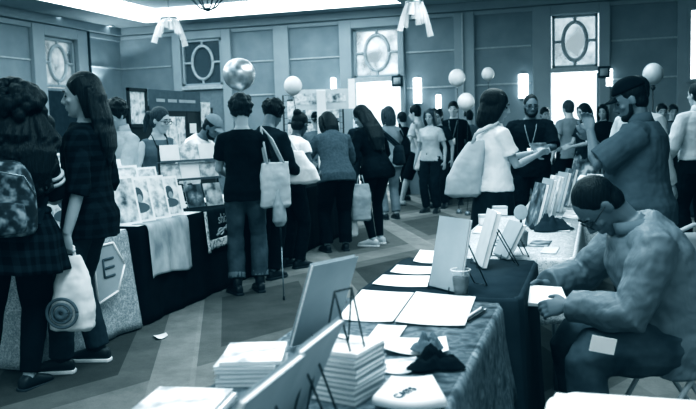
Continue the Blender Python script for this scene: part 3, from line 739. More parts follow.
# ------------------------------------------------------------------ light
w = bpy.data.worlds.new('world'); bpy.context.scene.world = w; w.use_nodes = True
w.node_tree.nodes['Background'].inputs[0].default_value = (.95, .98, 1, 1); w.node_tree.nodes['Background'].inputs[1].default_value = WORLD = .7
def area(name, loc, size, energy, rot=(0, 0, 0)):
    l = bpy.data.lights.new(name, 'AREA'); l.shape = 'RECTANGLE'; l.size, l.size_y = size; l.energy = energy; l.color = (.96, .985, 1)
    o = bpy.data.objects.new(name, l); COL.objects.link(o); o.location = loc; o.rotation_euler = rot; return o
area('tray_light', (-6.8, 10, 4.05), (5.5, 11), 520)
area('ceiling_light_near', (-.8, 3.0, 3.8), (1.6, 3.0), 170)
area('ceiling_light_mid', (-1.0, 9.0, 3.8), (2.5, 5.0), 230)
area('door_daylight', ((D4[0] + D4[1]) / 2, BY + .9, 1.6), (1.2, 2.4), 120, (R_(-90), 0, 0)); area('door_daylight', ((D3[0] + D3[1]) / 2, BY + .9, 1.6), (1.0, 2.4), 90, (R_(-90), 0, 0))

vs = bpy.context.scene.view_settings
vs.view_transform = 'Standard'; vs.look = 'None'; vs.exposure = 0; vs.gamma = 1
vs.use_curve_mapping = True; cm = vs.curve_mapping
def setc(c, fn):
    xs = [0, .01, .03, .07, .14, .25, .4, .6, .8, 1]
    while len(c.points) < len(xs): c.points.new(.5, .5)
    for p, x in zip(c.points, xs): p.location = (x, max(0, min(1, fn(x))))
def con(x):  # gentle contrast in display space
    d = x ** (1 / 2.2); d = d + .14 * math.sin(2 * math.pi * (d - .5)) / math.pi * (1 if d > .5 else .9); return max(0, d) ** 2.2
setc(cm.curves[0], lambda x: con(x) ** 1.17 if x > 0 else 0); setc(cm.curves[1], lambda x: .002 + .998 * con(x) ** .98 if x > 0 else .002); setc(cm.curves[2], lambda x: .0045 + .9955 * con(x) ** .955 if x > 0 else .0045)
cm.update()
# ------------------------------------------------------------------ people
P = {}
def xy(px, py, d):
    p = atd(px, py, d); return (p.x, p.y)
# far left woman with backpack, seen from behind
P['backpack'] = person('woman with long curly dark hair seen from behind, striped short sleeves and floral backpack', xy(8, 397, 4.5), 12, 1.73, True, 1.12, roll=5.5,
    head=(8, 0), aR=dict(hand=(.14, .36, 1.10), pole=(.5, -.7, -.8)), aL=dict(hand=(-.22, .36, 1.06), pole=(-.6, -.7, -.8)), hair=('curly', 'hair_black'), hairlen=1.17,
    top=dict(m='cloth_black', sleeve='elbow', stripes='cloth_light', name='shirt'), bottom=('leggings', 'cloth_black', dict(ease=.012)), shoes=('shoe_dark', 'shoe'),
    extras=[('tied_shirt', 'plaid_waist')], fL=(-.12, 0, 0, 8), fR=(.12, .0, 0, -30), skin='skin_mid', vox=.007)
# long haired man in profile
P['longhair'] = person('tall man with long straight hair and plaid shirt, in profile, holding a white bag', xy(98, 365, 4.9), 86, 1.82, False, .90,
    head=(4, 8), aL=dict(world=atd(67, 234, 4.62), curl=1.1, pole=(-.3, -1, -.2), dir=(0, .1, -1)), aR=dict(hand=(.25, .1, .88)), hair=('long', 'hair_black'), hairlen=1.25,
    top=dict(m='plaid_dark', sleeve='rolled', hem=.80, ease=.03, flare=.02, name='plaid_shirt'), bottom=('trousers', 'denim_dark', dict(hem=.97)), shoes=('shoe_dark', 'high', 'white'),
    fL=(-.12, .17, 0, 5), fR=(.12, .04, 0, -4), skin='skin_mid', vox=.007, lean=-2)
# behind the left tables
P['palesleeve'] = person('person with dark hair in a pale shirt half hidden behind the long haired man', xy(121, 150, 7.6), 140, 1.76, False, 1.0,
    head=(22, 0), aL=dict(hand=(-.2, .35, 1.0)), aR=dict(hand=(.2, .35, 1.0)), hair=('afro', 'hair_black'), top=dict(m='cloth_light', sleeve='long', collar='cloth_light'), bottom=('trousers', 'cloth_char'), skin='skin_mid')
P['farhead'] = person('short haired person in dark top standing far behind the left table', xy(48, 150, 8.4), 150, 1.66, False, .95,
    hair=('short', 'hair_black'), top=dict(m='cloth_dark', sleeve='long'), bottom=('trousers', 'cloth_char'), skin='skin_mid')
P['vendor'] = person('woman with glasses, pulled back hair and tank top, wearing a lanyard behind the table', xy(157, 160, 8.0), 215, 1.70, True, 1.02, lean=8,
    head=(14, 30), aR=dict(hand=(.16, .38, 1.08), pole=(.8, -.6, -.5)), aL=dict(hand=(-.17, .30, .98), pole=(-.8, -.6, -.5)), hair=('pony', 'hair_brown'), top=dict(m='cloth_mid', sleeve='none', neck=1.43), bottom=('trousers', 'cloth_char'),
    skin='skin_pale', extras=[('glasses', 'wire_black'), ('lanyard', 'cloth_black')])
P['capvendor'] = person('man in a cap and white shirt bending over the display behind the table', xy(192, 150, 9.0), 258, 1.74, False, 1.08, lean=34, pelvis=(0, -.1, .90),
    head=(38, -10), aR=dict(hand=(.2, .55, .95), pole=(.8, -.5, -.4)), aL=dict(hand=(-.22, .5, .92), pole=(-.8, -.5, -.4)), hair=('cap', 'hair_dark'), top=dict(m='cloth_white', sleeve='short', ease=.025), bottom=('trousers', 'cloth_char'),
    skin='skin_brown', extras=[('cap', 'cloth_grey'), ('beard', 'hair_black')])
# shoppers along the left tables
P['blacktee'] = person('person in black t-shirt and rolled jeans seen from behind, tote on one shoulder', xy(249, 293, 7.03), 4, 1.74, False, .92,
    head=(14, 14), aL=dict(hand=(-.15, .34, 1.04), pole=(-.6, -.6, -.7)), aR=dict(hand=(.15, .33, 1.04), pole=(.4, -.7, -.8)), hair=('afro', 'hair_dark'), top=dict(m='cloth_black', sleeve='short', hem=.84, ease=.020),
    bottom=('trousers', 'denim', dict(hem=.86, ease=.0, wide=.006, cuff='denim_light')), shoes=('leather_black', 'boot'), fL=(-.10, -.03, 0, 25), fR=(.10, .06, 0, 14), skin='skin_mid', vox=.007)
P['lookdown'] = person('dark haired person in black clothes looking down between the black t-shirt and the white bag', xy(268, 285, 7.75), -30, 1.76, False, .95, lean=16,
    head=(35, 0), aR=dict(hand=(.15, .38, .98)), aL=dict(hand=(-.15, .38, .98)), hair=('afro', 'hair_black'), top=dict(m='cloth_char', sleeve='long'), bottom=('trousers', 'cloth_black'), skin='skin_brown', fL=(-.1, .03, 0, 5), fR=(.1, -.05, 0, -5))
P['whitetop'] = person('woman in white cap sleeve top with hair bun, big white bag under her arm', xy(293, 273, 8.3), -42, 1.64, True, 1.0, lean=18,
    head=(25, 10), aR=dict(hand=(.16, .30, 1.02), pole=(.7, -1, -.2)), aL=dict(hand=(-.15, .36, 1.02), pole=(-.6, -.8, -.5)), hair=('bun', 'hair_black'), top=dict(m='cloth_white', sleeve='cap', hem=.94), bottom=('trousers', 'cloth_black'), skin='skin_dark', shoes=('shoe_dark', 'shoe'))
P['sweater'] = person('woman in grey sweater and black trousers leaning over the table, seen from behind', xy(337, 252, 9.3), 14, 1.72, True, 1.10, lean=32, pelvis=(0, -.09, .91),
    head=(30, 10), aR=dict(hand=(.20, .40, .92), pole=(.8, -.7, -.2)), aL=dict(hand=(-.24, .40, .96), pole=(-.9, -.6, -.2)), hair=('bob', 'hair_black'), top=dict(m='sweater', sleeve='long', hem=.84, ease=.026), bottom=('trousers', 'cloth_black', dict(ease=.008)), skin='skin_mid', fL=(-.12, 0, 0, 10), fR=(.12, .02, 0, -10))
P['longblack'] = person('woman with very long dark hair in black top and leggings, bending forward', xy(376, 245, 9.7), 34, 1.76, True, 1.0, lean=24, pelvis=(0, -.05, .915),
    head=(28, 20), aL=dict(hand=(-.26, .22, .92), curl=1.0), aR=dict(hand=(.2, .34, .98), pole=(.8, -.7, -.2)), hair=('long', 'hair_black'), hairlen=1.12, top=dict(m='cloth_black', sleeve='long', hem=.82, ease=.02, flare=.03), bottom=('leggings', 'cloth_black'), shoes=('shoe_pale', 'shoe', 'white'), skin='skin_mid', fL=(-.1, -.08, 0, 30), fR=(.1, .05, 0, 20))
P['boothface'] = person('person in a dark cap and glasses facing forward behind the booth post', xy(317, 140, 12.4), 185, 1.68, False, 1.0,
    head=(10, 0), hair=('cap', 'hair_dark'), top=dict(m='cloth_mid', sleeve='short'), bottom=('trousers', 'cloth_char'), skin='skin_pale', extras=[('glasses', 'wire_black'), ('cap', 'cloth_black')])
P['greypack'] = person('person with light brown hair in grey top, dark shoulder bag, by the centre doorway', xy(391, 219, 12.4), 22, 1.74, True, 1.05,
    head=(6, 0), aL=dict(hand=(-.2, .3, 1.0)), aR=dict(hand=(.22, .28, .98)), hair=('bob', 'hair_brown'), top=dict(m='cloth_grey', sleeve='short', hem=.82), bottom=('trousers', 'denim_light', dict(hem=.93)), skin='skin_pale', vox=.009)
P['walker'] = person('person in pale top and dark knee shorts walking past the centre doorway', xy(420, 206, 14.4), 62, 1.83, False, 1.0, lean=4,
    head=(10, 0), aL=dict(hand=(-.24, .30, 1.05)), aR=dict(hand=(.24, .2, .95)), hair=('short', 'hair_black'), top=dict(m='cloth_light', sleeve='short', hem=.84), bottom=('shorts', 'cloth_black', dict(knee=True)), skin='skin_pale', shoes=('shoe_pale', 'shoe'),
    fL=(-.1, .30, 0, 0), fR=(.1, -.34, .06, 0, 30), pelvis=(0, 0, .89), vox=.009)
P['badgeman'] = person('man in black shirt with a hanging badge facing forward beside the low white balloon', xy(455, 204, 14.4), 165, 1.84, False, 1.05,
    head=(4, 0), hair=('short', 'hair_black'), top=dict(m='cloth_black', sleeve='long'), bottom=('trousers', 'cloth_black'), skin='skin_pale', extras=[('lanyard', 'cloth_grey')], vox=.009)
P['midhead'] = person('woman with shoulder length dark hair in grey top, far back left of the badge wearer', xy(436, 200, 15.2), 100, 1.74, True, 1.0, hair=('bob', 'hair_dark'), top=dict(m='cloth_mid', sleeve='short'), bottom=('trousers', 'cloth_char'), skin='skin_mid', vox=.01)
P['doorhead'] = person('bald headed person in dark top just inside the bright centre doorway', xy(362, 200, 15.6), 175, 1.72, False, 1.0, hair=('buzz', 'hair_dark'), top=dict(m='cloth_char', sleeve='long'), bottom=('trousers', 'cloth_char'), skin='skin_mid', vox=.01)
# centre pair
P['whitetee'] = person('woman with black bob in white t-shirt and dark skirt, large pale bag on her shoulder', (-.84, 6.75), -70, 1.72, True, 1.0,
    head=(16, -28), aR=dict(hand=(.12, .35, 1.19), pole=(.3, -1, -.6), curl=.5), aL=dict(hand=(-.06, .38, 1.20), pole=(-.5, -.7, -.6), curl=.5), hair=('bob', 'hair_black'), hairlen=1.3, top=dict(m='cloth_white', sleeve='short', hem=.90, ease=.024), bottom=('skirt', 'cloth_char', dict(hem=.52, flare=.07)), skin='skin_mid', vox=.007, fL=(-.1, .05, 0, 5), fR=(.1, -.05, 0, -5))
P['facingman'] = person('man in black t-shirt with lanyard and badge, facing forward opposite the white t-shirt', xy(531, 200, 9.4), 168, 1.76, False, 1.16,
    head=(10, 12), aR=dict(hand=(.20, .30, 1.10), pole=(.8, -.6, -.5)), aL=dict(hand=(-.10, .36, 1.14), pole=(-.8, -.6, -.5)), hair=('buzz', 'hair_black'), top=dict(m='cloth_black', sleeve='elbow', hem=.8, ease=.03), bottom=('trousers', 'cloth_black'), skin='skin_brown', extras=[('lanyard', 'cloth_grey'), ('glasses', 'wire_black'), ('beard', 'hair_black')])
# doorway pair on the right
P['doorgrey'] = person('man in grey t-shirt and black shorts in front of the bright right doorway, back turned', xy(569, 205, 13.2), 20, 1.77, False, 1.05, hair=('short', 'hair_brown'), top=dict(m='cloth_grey', sleeve='short', hem=.82), bottom=('shorts', 'cloth_black'), skin='skin_pale', vox=.009)
P['doordress'] = person('woman in dark patterned dress facing the man at the right doorway', xy(585, 205, 12.4), 105, 1.70, True, 1.05, head=(12, 0), aL=dict(hand=(-.18, .36, 1.08)), aR=dict(hand=(.15, .34, 1.05)), hair=('bob', 'hair_dark'), top=dict(m='cloth_char', sleeve='short'), bottom=('skirt', 'print_dark', dict(hem=.35, flare=.10, name='skirt')), skin='skin_mid', vox=.009)
P['doorhead2'] = person('dark haired person in white shirt standing far back left of the right doorway', xy(545, 200, 15.0), 190, 1.70, False, .95, hair=('short', 'hair_black'), top=dict(m='cloth_light', sleeve='long'), bottom=('trousers', 'cloth_char'), skin='skin_mid', vox=.01)
# right side
P['polo'] = person('man in dark cap and grey polo shirt standing in profile behind the seated man', (.26, 5.35), 62, 1.70, False, 1.18, belly=.05, lean=4,
    head=(22, 12), aL=dict(hand=(-.14, .30, 1.42), pole=(-.6, .2, -1), curl=.9), aR=dict(hand=(.10, .34, 1.36), pole=(.5, -.2, -1), curl=.9), hair=('cap', 'hair_black'), top=dict(m='polo_grey', sleeve='elbow', hem=.80, ease=.035, flare=.03, collar='polo_grey'), bottom=('trousers', 'cloth_char'), skin='skin_brown', extras=[('cap', 'cloth_black'), ('beard', 'hair_black')], vox=.007)
P['behindpolo'] = person('person with dark hair in pale shirt partly hidden behind the polo shirt', xy(640, 220, 6.9), -60, 1.80, False, 1.05, head=(10, 90), hair=('short', 'hair_dark'), top=dict(m='cloth_light', sleeve='long'), bottom=('trousers', 'cloth_dark'), skin='skin_mid')
P['dressshirt'] = person('man in white dress shirt and dark trousers at the right edge, back turned', xy(697, 230, 8.3), 10, 1.80, False, 1.05, head=(0, 10), hair=('short', 'hair_dark'), top=dict(m='cloth_light', sleeve='long', hem=.98, ease=.025, collar='cloth_light'), bottom=('trousers', 'cloth_black'), skin='skin_mid', aL=dict(hand=(-.27, .2, .95)))
for px, d, hr, lab, tp in ((661, 12.5, 'hair_black', 'dark haired person in grey top far back, right of the stick balloon', 'cloth_mid'), (672, 13.6, 'hair_dark', 'brown haired person in dark top far back, second right of the stick balloon', 'cloth_char')):
    P[lab] = person(lab, xy(px, 200, d), 170, 1.66, False, 1.0, hair=('short', hr), top=dict(m=tp, sleeve='short'), bottom=('trousers', 'cloth_char'), skin='skin_mid', vox=.01)
for px, d, hr, lab, tp, fem_, st in ((404, 15.4, 'hair_dark', 'dark haired person in black top far back, just right of the bright centre doorway', 'cloth_black', False, 'short'), (432, 13.2, 'hair_brown', 'brown haired woman in white top far back between the walker and the badge wearer', 'cloth_light', True, 'bob'), (470, 15.6, 'hair_black', 'dark haired person in grey top far back behind the low white balloon', 'cloth_mid', False, 'short'), (440, 13.9, 'hair_black', 'woman with a dark bun and dark top far back beside the badge wearer', 'cloth_char', True, 'bun'), (603, 13.8, 'hair_black', 'dark haired woman in black top far back right of the bright right doorway', 'cloth_black', True, 'bob')):
    P[lab] = person(lab, xy(px, 200, d), 150 if fem_ else 40, 1.70, fem_, 1.0, hair=(st, hr), top=dict(m=tp, sleeve='short'), bottom=('trousers', 'cloth_char'), skin='skin_mid', vox=.01)
# seated man
P['seated'] = person('seated man in glasses and dark grey jacket looking down at a notepad on his lap', (.31, 3.60), 88, 1.72, False, 1.14, belly=.03, lean=33, pelvis=(0, 0, .525), hip_tilt=.1,
    head=(60, 4), aL=dict(hand=(-.09, .48, .70), pole=(-.6, -.7, -.5), curl=.7, dir=(.35, 1, -.25), thumb=(.6, 0, .9)), aR=dict(hand=(.19, .52, .73), pole=(.9, -.3, -.5), curl=.6, dir=(-.15, 1, -.2), thumb=(-.6, 0, .9)),
    hair=('buzz', 'hair_black'), top=dict(m='jacket_grey', sleeve='long', hem=.80, ease=.036, flare=.02, fold=.03, fs=.1, collar='cloth_mid', name='jacket'), bottom=('trousers', 'denim', dict(ease=.012)), skin='skin_brown', shoes=('shoe_dark', 'shoe'),
    fL=(-.17, .40, 0, 8), fR=(.17, .34, 0, -8), extras=[('glasses', 'wire_black')], vox=.006)
# ------------------------------------------------------------------ tables and cloths
def drape(name, label, cat, x0, x1, y0, y1, z, drop, m, amp=.04, seed=1, group=None, rz=0, freq=9, sides='all', hemwave=.0):
    cx, cy = (x0 + x1) / 2, (y0 + y1) / 2; hx, hy = (x1 - x0) / 2, (y1 - y0) / 2; rc = .035
    pts = []; per = []
    n = 0
    def seg(a, b, k):
        for i in range(k): pts.append(a + (b - a) * (i / k))
    kx, ky = max(8, int(hx * 2 / .03)), max(8, int(hy * 2 / .03))
    c = [V((-hx, -hy, 0)), V((hx, -hy, 0)), V((hx, hy, 0)), V((-hx, hy, 0))]
    seg(c[0], c[1], kx); seg(c[1], c[2], ky); seg(c[2], c[3], kx); seg(c[3], c[0], ky)
    rnd = random.Random(seed); ph = [rnd.uniform(0, 6) for _ in range(3)]
    def outn(p):
        q = V((max(-hx + .06, min(hx - .06, p.x)), max(-hy + .06, min(hy - .06, p.y)), 0)); d = p - q; return d.normalized(), q
    rings = []; prm = []; L = 0
    for i, p in enumerate(pts):
        prm.append(L); L += (pts[(i + 1) % len(pts)] - p).length
    rows = [(0, -.010, 0), (0, 0, 0), (.012, .008, 0)] + [(drop * t, .010, t) for t in (.08, .2, .35, .5, .65, .8, .92, 1)]
    for dz, off, t in rows:
        r = []
        for i, p in enumerate(pts):
            d, q = outn(p); s = prm[i]
            wv = (math.sin(s * freq + ph[0]) * .6 + math.sin(s * freq * 2.3 + ph[1]) * .3 + math.sin(s * freq * .5 + ph[2]) * .5)
            o_ = off + amp * t ** 1.3 * (.55 + .5 * wv)
            zz = z - dz + hemwave * t * math.sin(s * freq * .7 + ph[2])
            b = q + d * (.06 + o_) if True else p
            if abs(d.x) > .2 and abs(d.y) > .2: b = p + d * (o_ + amp * t * .8 - .018)
            r.append(V((b.x, b.y, max(.006, zz))))
        rings.append(r)
    g = G(); g.loft(rings, cap=False); g.add([p for p in rings[0]], [tuple(range(len(pts)))])
    o = g.build(name, MATS[m], None, sub=0, solid=.003, loc=(cx, cy, 0)); o.rotation_euler = (0, 0, rz)
    return tag(o, label, cat, group)

def folding_table(label, x0, x1, y0, y1, z=.735, group=None):
    r = thing('folding_table', label, 'table', ((x0 + x1) / 2, (y0 + y1) / 2, 0), 0, group); hx, hy = (x1 - x0) / 2, (y1 - y0) / 2
    g = G(); g.box2((-hx, -hy, z - .035), (hx, hy, z)); g.build('tabletop', MATS['plastic_white'], r, bevel=.01, smooth=False)
    for sx in (-1, 1):
        for sy in (-1, 1):
            g = G(); g.tube([(sx * (hx - .08), sy * (hy - .18), z - .035), (sx * (hx - .06), sy * (hy - .12), 0.0)], .014, 8); g.build('leg', MATS['metal_grey'], r)
    return r

FX = -3.3   # front of left table row
TZ_ = .75
LB = -3.97
# left row
lt = [(3.5, 5.14), (5.16, 6.93), (6.97, 8.75), (8.79, 10.55)]
drape('tablecloth', 'pale paisley patterned cloth reaching the carpet on the nearest left table', 'tablecloth', LB, FX, 4.02, 5.08, TZ_, .735, 'paisley', .05, 3, freq=11)
drape('tablecloth', 'black floor length cloth under the grey runner and the lettered banner', 'tablecloth', LB, FX, 5.21, 6.90, TZ_, .742, 'cloth_black', .03, 4, freq=16)
drape('tablecloth', 'dark floor length skirt on the left table behind the tote bag', 'tablecloth', LB, FX, 7.02, 8.70, TZ_, .742, 'cloth_black', .03, 5, freq=18)
drape('tablecloth', 'dark floor length skirt on the left table beside the grey sweater', 'tablecloth', LB, FX, 8.82, 10.55, TZ_, .742, 'cloth_black', .03, 6, freq=18)
# white table top covers on the left
def topper(label, y0, y1, m, x0=LB + .01, x1=FX - .005, z=.7535):
    g = G(); g.sheet(lambda u, v: V((x0 + (x1 - x0) * u, y0 + (y1 - y0) * v, z + .001 * math.sin(u * 9) * math.sin(v * 13))), 20, 30)
    return tag(g.build('table_runner', MATS[m], solid=.002), label, 'table runner')
topper('white top cover under the art prints on the black left table', 5.22, 6.88, 'paper'); topper('white top cover under the standing prints on the paisley left table', 4.06, 5.06, 'paper')
topper('white top cover on the left table behind the tote bag', 7.05, 8.68, 'paper')
# hanging runner over the front edge
def hanging(name, label, cat, y0, y1, drop, m, amp=.012, seed=1, uneven=0.0, z=.7575, back=.35):
    ph = seed * 1.7
    def fn(u, v):
        y = y0 + (y1 - y0) * u; L = (back + drop + uneven * math.sin(u * 5 + ph)) * v
        if L < back: return V((FX - back + L + .012, y, z))
        t = (L - back) / drop
        return V((FX + .016 + .014 * min(1, t * 10) + .03 * t + amp * t * math.sin(u * 14 + ph), y + .01 * t * math.sin(u * 9), max(.02, z - (L - back))))
    g = G(); g.sheet(fn, 26, 36); return tag(g.build(name, MATS[m], solid=.003), label, cat)
hanging('table_runner', 'light grey sheer runner hanging over the front of the black table', 'table runner', 5.30, 5.93, .42, 'runner', .02, 2, .02)
bn = hanging('banner', 'dark banner with pale letters and a fringed hem hanging from the left table', 'banner', 6.22, 6.86, .26, 'cloth_char', .004, 3)
lace = G()
lace.sheet(lambda u, v: V((FX + .066, 6.2 + .66 * u, .50 - .075 * v - .012 * abs(math.sin(u * 18)) * v)), 40, 4); lace.build('banner_fringe', MATS['lace'], bn, solid=.003)
lace = G(); lace.sheet(lambda u, v: V((FX + .052 + .03 * v, 6.165 + .05 * u, .757 - .36 * v)), 3, 10); lace.build('banner_edge', MATS['lace'], bn, solid=.003)
text_mesh('shizo', .125, 'lettering', MATS['canvas_bag'], bn, (FX + .066, 6.53, .665), (0, 1, 0), (-.07, 0, 1))
sq = G()
for k in range(2):
    sq.ring((FX + .069, 6.44 + .15 * k, .555 + .02 * k), (.05, .028), .008, (0, 1, 0), (0, 0, 1), 20, 6)
sq.tube([(FX + .07, 6.36, .53), (FX + .069, 6.45, .56), (FX + .069, 6.58, .59), (FX + .068, 6.72, .575)], .010, 6); sq.build('swirl_ornament', MATS['canvas_bag'], bn)
# pentagon patch on the paisley cloth
pn = G(); ox = FX + .075
def pq(y, z): return V((ox + (.66 - z) * .06, y - .10, z))
out = [pq(4.62, .70), pq(4.86, .70), pq(4.97, .53), pq(4.86, .36), pq(4.62, .32)]
pn.poly(out, (.006, 0, 0)); pat = tag(pn.build('sign', MATS['card_grey'], smooth=False), 'small pentagon sign with pale outline pinned to the paisley cloth', 'sign')
b = G()
for i in range(5): b.tube([out[i] + V((.008, 0, 0)), out[(i + 1) % 5] + V((.008, 0, 0))], .009, 6)
b.build('sign_border', MATS['paper'], pat)
b = G()
for z in (.60, .54, .48): b.tube([pq(4.72, z) + V((.009, 0, 0)), pq(4.84, z) + V((.009, 0, 0))], .009, 5)
b.tube([pq(4.72, .60) + V((.009, 0, 0)), pq(4.72, .48) + V((.009, 0, 0))], .009, 5)
b.build('lettering', MATS['ink_mid'], pat)

# ---- standing art prints on the left tables
def art_print(label, loc, w, h, rz, tilt, m='print_pale', portrait=None, group=None, name='art_print', frame=None):
    r = thing(name, label, 'picture', loc, rz, group); T = R_(tilt)
    def Q(x, z, o=0): return V((x, z * math.sin(T) - o * math.cos(T), z * math.cos(T) + o * math.sin(T)))
    g = G(); g.loft([[Q(-w / 2, .0), Q(w / 2, .0), Q(w / 2, h), Q(-w / 2, h)], [Q(-w / 2, 0, -.008), Q(w / 2, 0, -.008), Q(w / 2, h, -.008), Q(-w / 2, h, -.008)]]); g.build('print_sheet', MATS['paper' if not frame else frame], r, smooth=False)
    e = .02 if not frame else .03
    g = G(); g.poly([Q(-w / 2 + e, e, .0012), Q(w / 2 - e, e, .0012), Q(w / 2 - e, h - e, .0012), Q(-w / 2 + e, h - e, .0012)]); g.build('printed_picture', MATS[m], r, smooth=False)
    if portrait:
        def disc(cx, cz, a, b_, o, mm, nm): 
            k = G(); k.poly([Q(cx + a * math.cos(t), cz + b_ * math.sin(t), o) for t in [2 * math.pi * j / 20 for j in range(20)]]); k.build(nm, MATS[mm], r, smooth=False)
        c = h * (.52 + .06 * portrait); s = w * .3
        disc(0, c - s * 1.25, s * 1.15, s * .55, .002, 'cloth_mid', 'printed_shoulders'); disc(0, c + s * .1, s * .62, s * .85, .0025, 'ink_mid', 'printed_hair'); disc(.01, c - s * .25, s * .32, s * .46, .003, 'card_grey', 'printed_face')
    g = G(); g.tube([Q(0, h * .6, -.01), V((0, h * .45 + .02, 0.004))], .004, 6); g.build('stand_strut', MATS['wire_black'], r)
    return r
rz_f = R_(90)  # facing the aisle (+X): local -Y -> +X
ap = [(5.02, .30, .44, -3.50, 1, 'print_pale', 'tall white print standing at the paisley table corner'), (5.27, .26, .38, -3.42, 0, 'print_art', 'grey toned art print second along the black table row'),
      (5.45, .25, .36, -3.40, 1, 'print_pale', 'portrait print with dark hair in the middle of the front row'), (5.66, .24, .36, -3.38, 0, 'print_pale', 'pale print in the front row beside the far portrait'), (5.87, .22, .34, -3.37, 1, 'print_pale', 'portrait print with round dark head at the far end of the front row'),
      (5.12, .32, .58, -3.82, 0, 'print_pale', 'tall pale print in the rear row behind the corner print'), (5.40, .28, .55, -3.80, 1, 'print_art', 'tall grey portrait in the middle of the rear row'), (5.70, .25, .50, -3.78, 0, 'print_pale', 'pale rear print just left of the display rack'),
      (5.32, .26, .48, -3.60, 0, 'print_art', 'mottled print wedged between the front and rear rows'), (5.62, .24, .45, -3.58, 1, 'print_pale', 'pale portrait print half hidden behind the far front one'), (5.92, .22, .42, -3.58, 0, 'print_art', 'small grey print at the far end of the second row'), (4.86, .30, .50, -3.72, 0, 'print_art', 'large grey print in the rear row next to the plaid shirt'), (4.70, .28, .42, -3.52, 1, 'print_pale', 'white print standing behind the long haired man'), (4.36, .28, .40, -3.55, 0, 'print_art', 'grey print standing between the two nearest shoppers')]
for y, w_, h_, x, po, m_, lb in ap: art_print(lb, (x, y, .756), w_, h_, rz_f - R_(22), 14, m_, po if po else None, 'art prints standing on the left tables')
# ---- tiered display rack
RK = V((-3.62, 6.62, .756)); RKZ = R_(58); RM = Matrix.Rotation(RKZ, 3, 'Z')
r = thing('display_rack', 'tiered black display rack with pale cards beside the black t-shirt shopper', 'rack', RK, RKZ)
for sx in (-1, 1):
    g = G(); g.box2((sx * .30 - .006, -.01, 0), (sx * .30 + .006, .01, .58)); g.box2((sx * .30 - .006, -.15, 0), (sx * .30 + .006, .10, .014)); g.build('rack_post', MATS['wire_black'], r, smooth=False)
for z in (.25, .42):
    g = G(); g.box2((-.31, -.05, z), (.31, .02, z + .008)); g.box2((-.31, -.055, z), (.31, -.05, z + .02)); g.build('rack_shelf', MATS['metal_grey'], r, smooth=False)
def leaner(name, cat, label, loc, w, h, t, rz, tilt, m, cover=None, group=None):
    o = thing(name, label, cat, loc, rz, group); T = R_(tilt)
    def Q(x, z, y): return V((x, z * math.sin(T) + y * math.cos(T), z * math.cos(T) - y * math.sin(T) + (t * math.sin(T) if y else 0)))
    g = G(); g.loft([[Q(-w / 2, 0, 0), Q(w / 2, 0, 0), Q(w / 2, h, 0), Q(-w / 2, h, 0)], [Q(-w / 2, 0, t), Q(w / 2, 0, t), Q(w / 2, h, t), Q(-w / 2, h, t)]]); g.build('pages', MATS['paper'], o, smooth=False)
    for y0, y1, nm in ((-.002, 0, 'front_cover'), (t, t + .002, 'back_cover')):
        g = G(); a = .003; g.loft([[Q(-w / 2 - a, 0, y0), Q(w / 2 + a, 0, y0), Q(w / 2 + a, h + a, y0), Q(-w / 2 - a, h + a, y0)], [Q(-w / 2 - a, 0, y1), Q(w / 2 + a, 0, y1), Q(w / 2 + a, h + a, y1), Q(-w / 2 - a, h + a, y1)]]); g.build(nm, MATS[cover or m], o, smooth=False)
    return o
k = 0
for z, row in ((.259, 'middle shelf'), (.429, 'upper shelf')):
    for i in range(3):
        q = RK + RM @ V((-.2 + i * .2, -.035, z))
        leaner('comic_book', 'book', '%s pale comic on the %s of the display rack' % (('left', 'middle', 'right')[i], row), q, .185, .15, .006, RKZ, 10, 'paper' if (i + k) % 2 else 'print_pale', None, 'comics on the display rack')
    k += 1
for x, m_, lb in ((-.2, 'paper', 'white book leaning at the left foot of the display rack'), (.0, 'print_dark', 'dark covered book leaning at the foot of the display rack'), (.2, 'print_art', 'grey book leaning at the right foot of the display rack')):
    leaner('comic_book', 'book', lb, RK + RM @ V((x, -.12, .001)), .17, .215, .012, RKZ, 20, m_)
# ---- booth backdrop
r = thing('display_board', 'black folding display board with a titled header behind the vendors', 'display board', (-5.25, 9.2, 0), R_(90))
for i, (a, b) in enumerate(((-1.15, -.38), (-.38, .38), (.38, 1.15))):
    g = G(); g.box2((a + .005, -.02, .0), (b - .005, .02, 1.78)); g.build('board_panel', MATS['board_black'], r, smooth=False, bevel=.006)
g = G(); g.box2((-.55, -.035, 1.72), (.75, -.015, 1.98)); g.build('header_sign', MATS['ink_mid'], r, smooth=False)
text_mesh('ILLUSTRATION', .11, 'lettering', MATS['card_grey'], r, (.12, -.037, 1.85), (1, 0, 0), (0, 0, 1)) if False else None
g = G(); 
for j, (a, b) in enumerate(((-.40, -.2), (-.12, .1), (.16, .6))): g.box2((a, -.04, 1.83), (b, -.035, 1.87))
g.build('header_script', MATS['card_grey'], r, smooth=False)
def pinned(label, y, z, w, h, m, frame=None, x=-5.225):
    r = thing('framed_picture' if frame else 'poster', label, 'picture', (x, y, z), R_(90))
    if frame:
        g = G(); f = .04
        for a, b in (((-w / 2, 0), (w / 2, f)), ((-w / 2, h - f), (w / 2, h)), ((-w / 2, 0), (-w / 2 + f, h)), ((w / 2 - f, 0), (w / 2, h))): g.box2((a[0], -.025, a[1]), (b[0], -.002, b[1]))
        g.build('picture_frame', MATS[frame], r, smooth=False)
    g = G(); g.box2((-w / 2 + .01, -.008, .01), (w / 2 - .01, -.001, h - .01)); g.build('print_sheet', MATS[m], r, smooth=False)
    return r
pinned('black framed picture on the left end of the display board', 8.35, 1.52, .42, .46, 'print_art', 'board_black', -5.215); pinned('large pale poster pinned in the middle of the display board', 9.25, 1.08, .52, .58, 'print_pale')
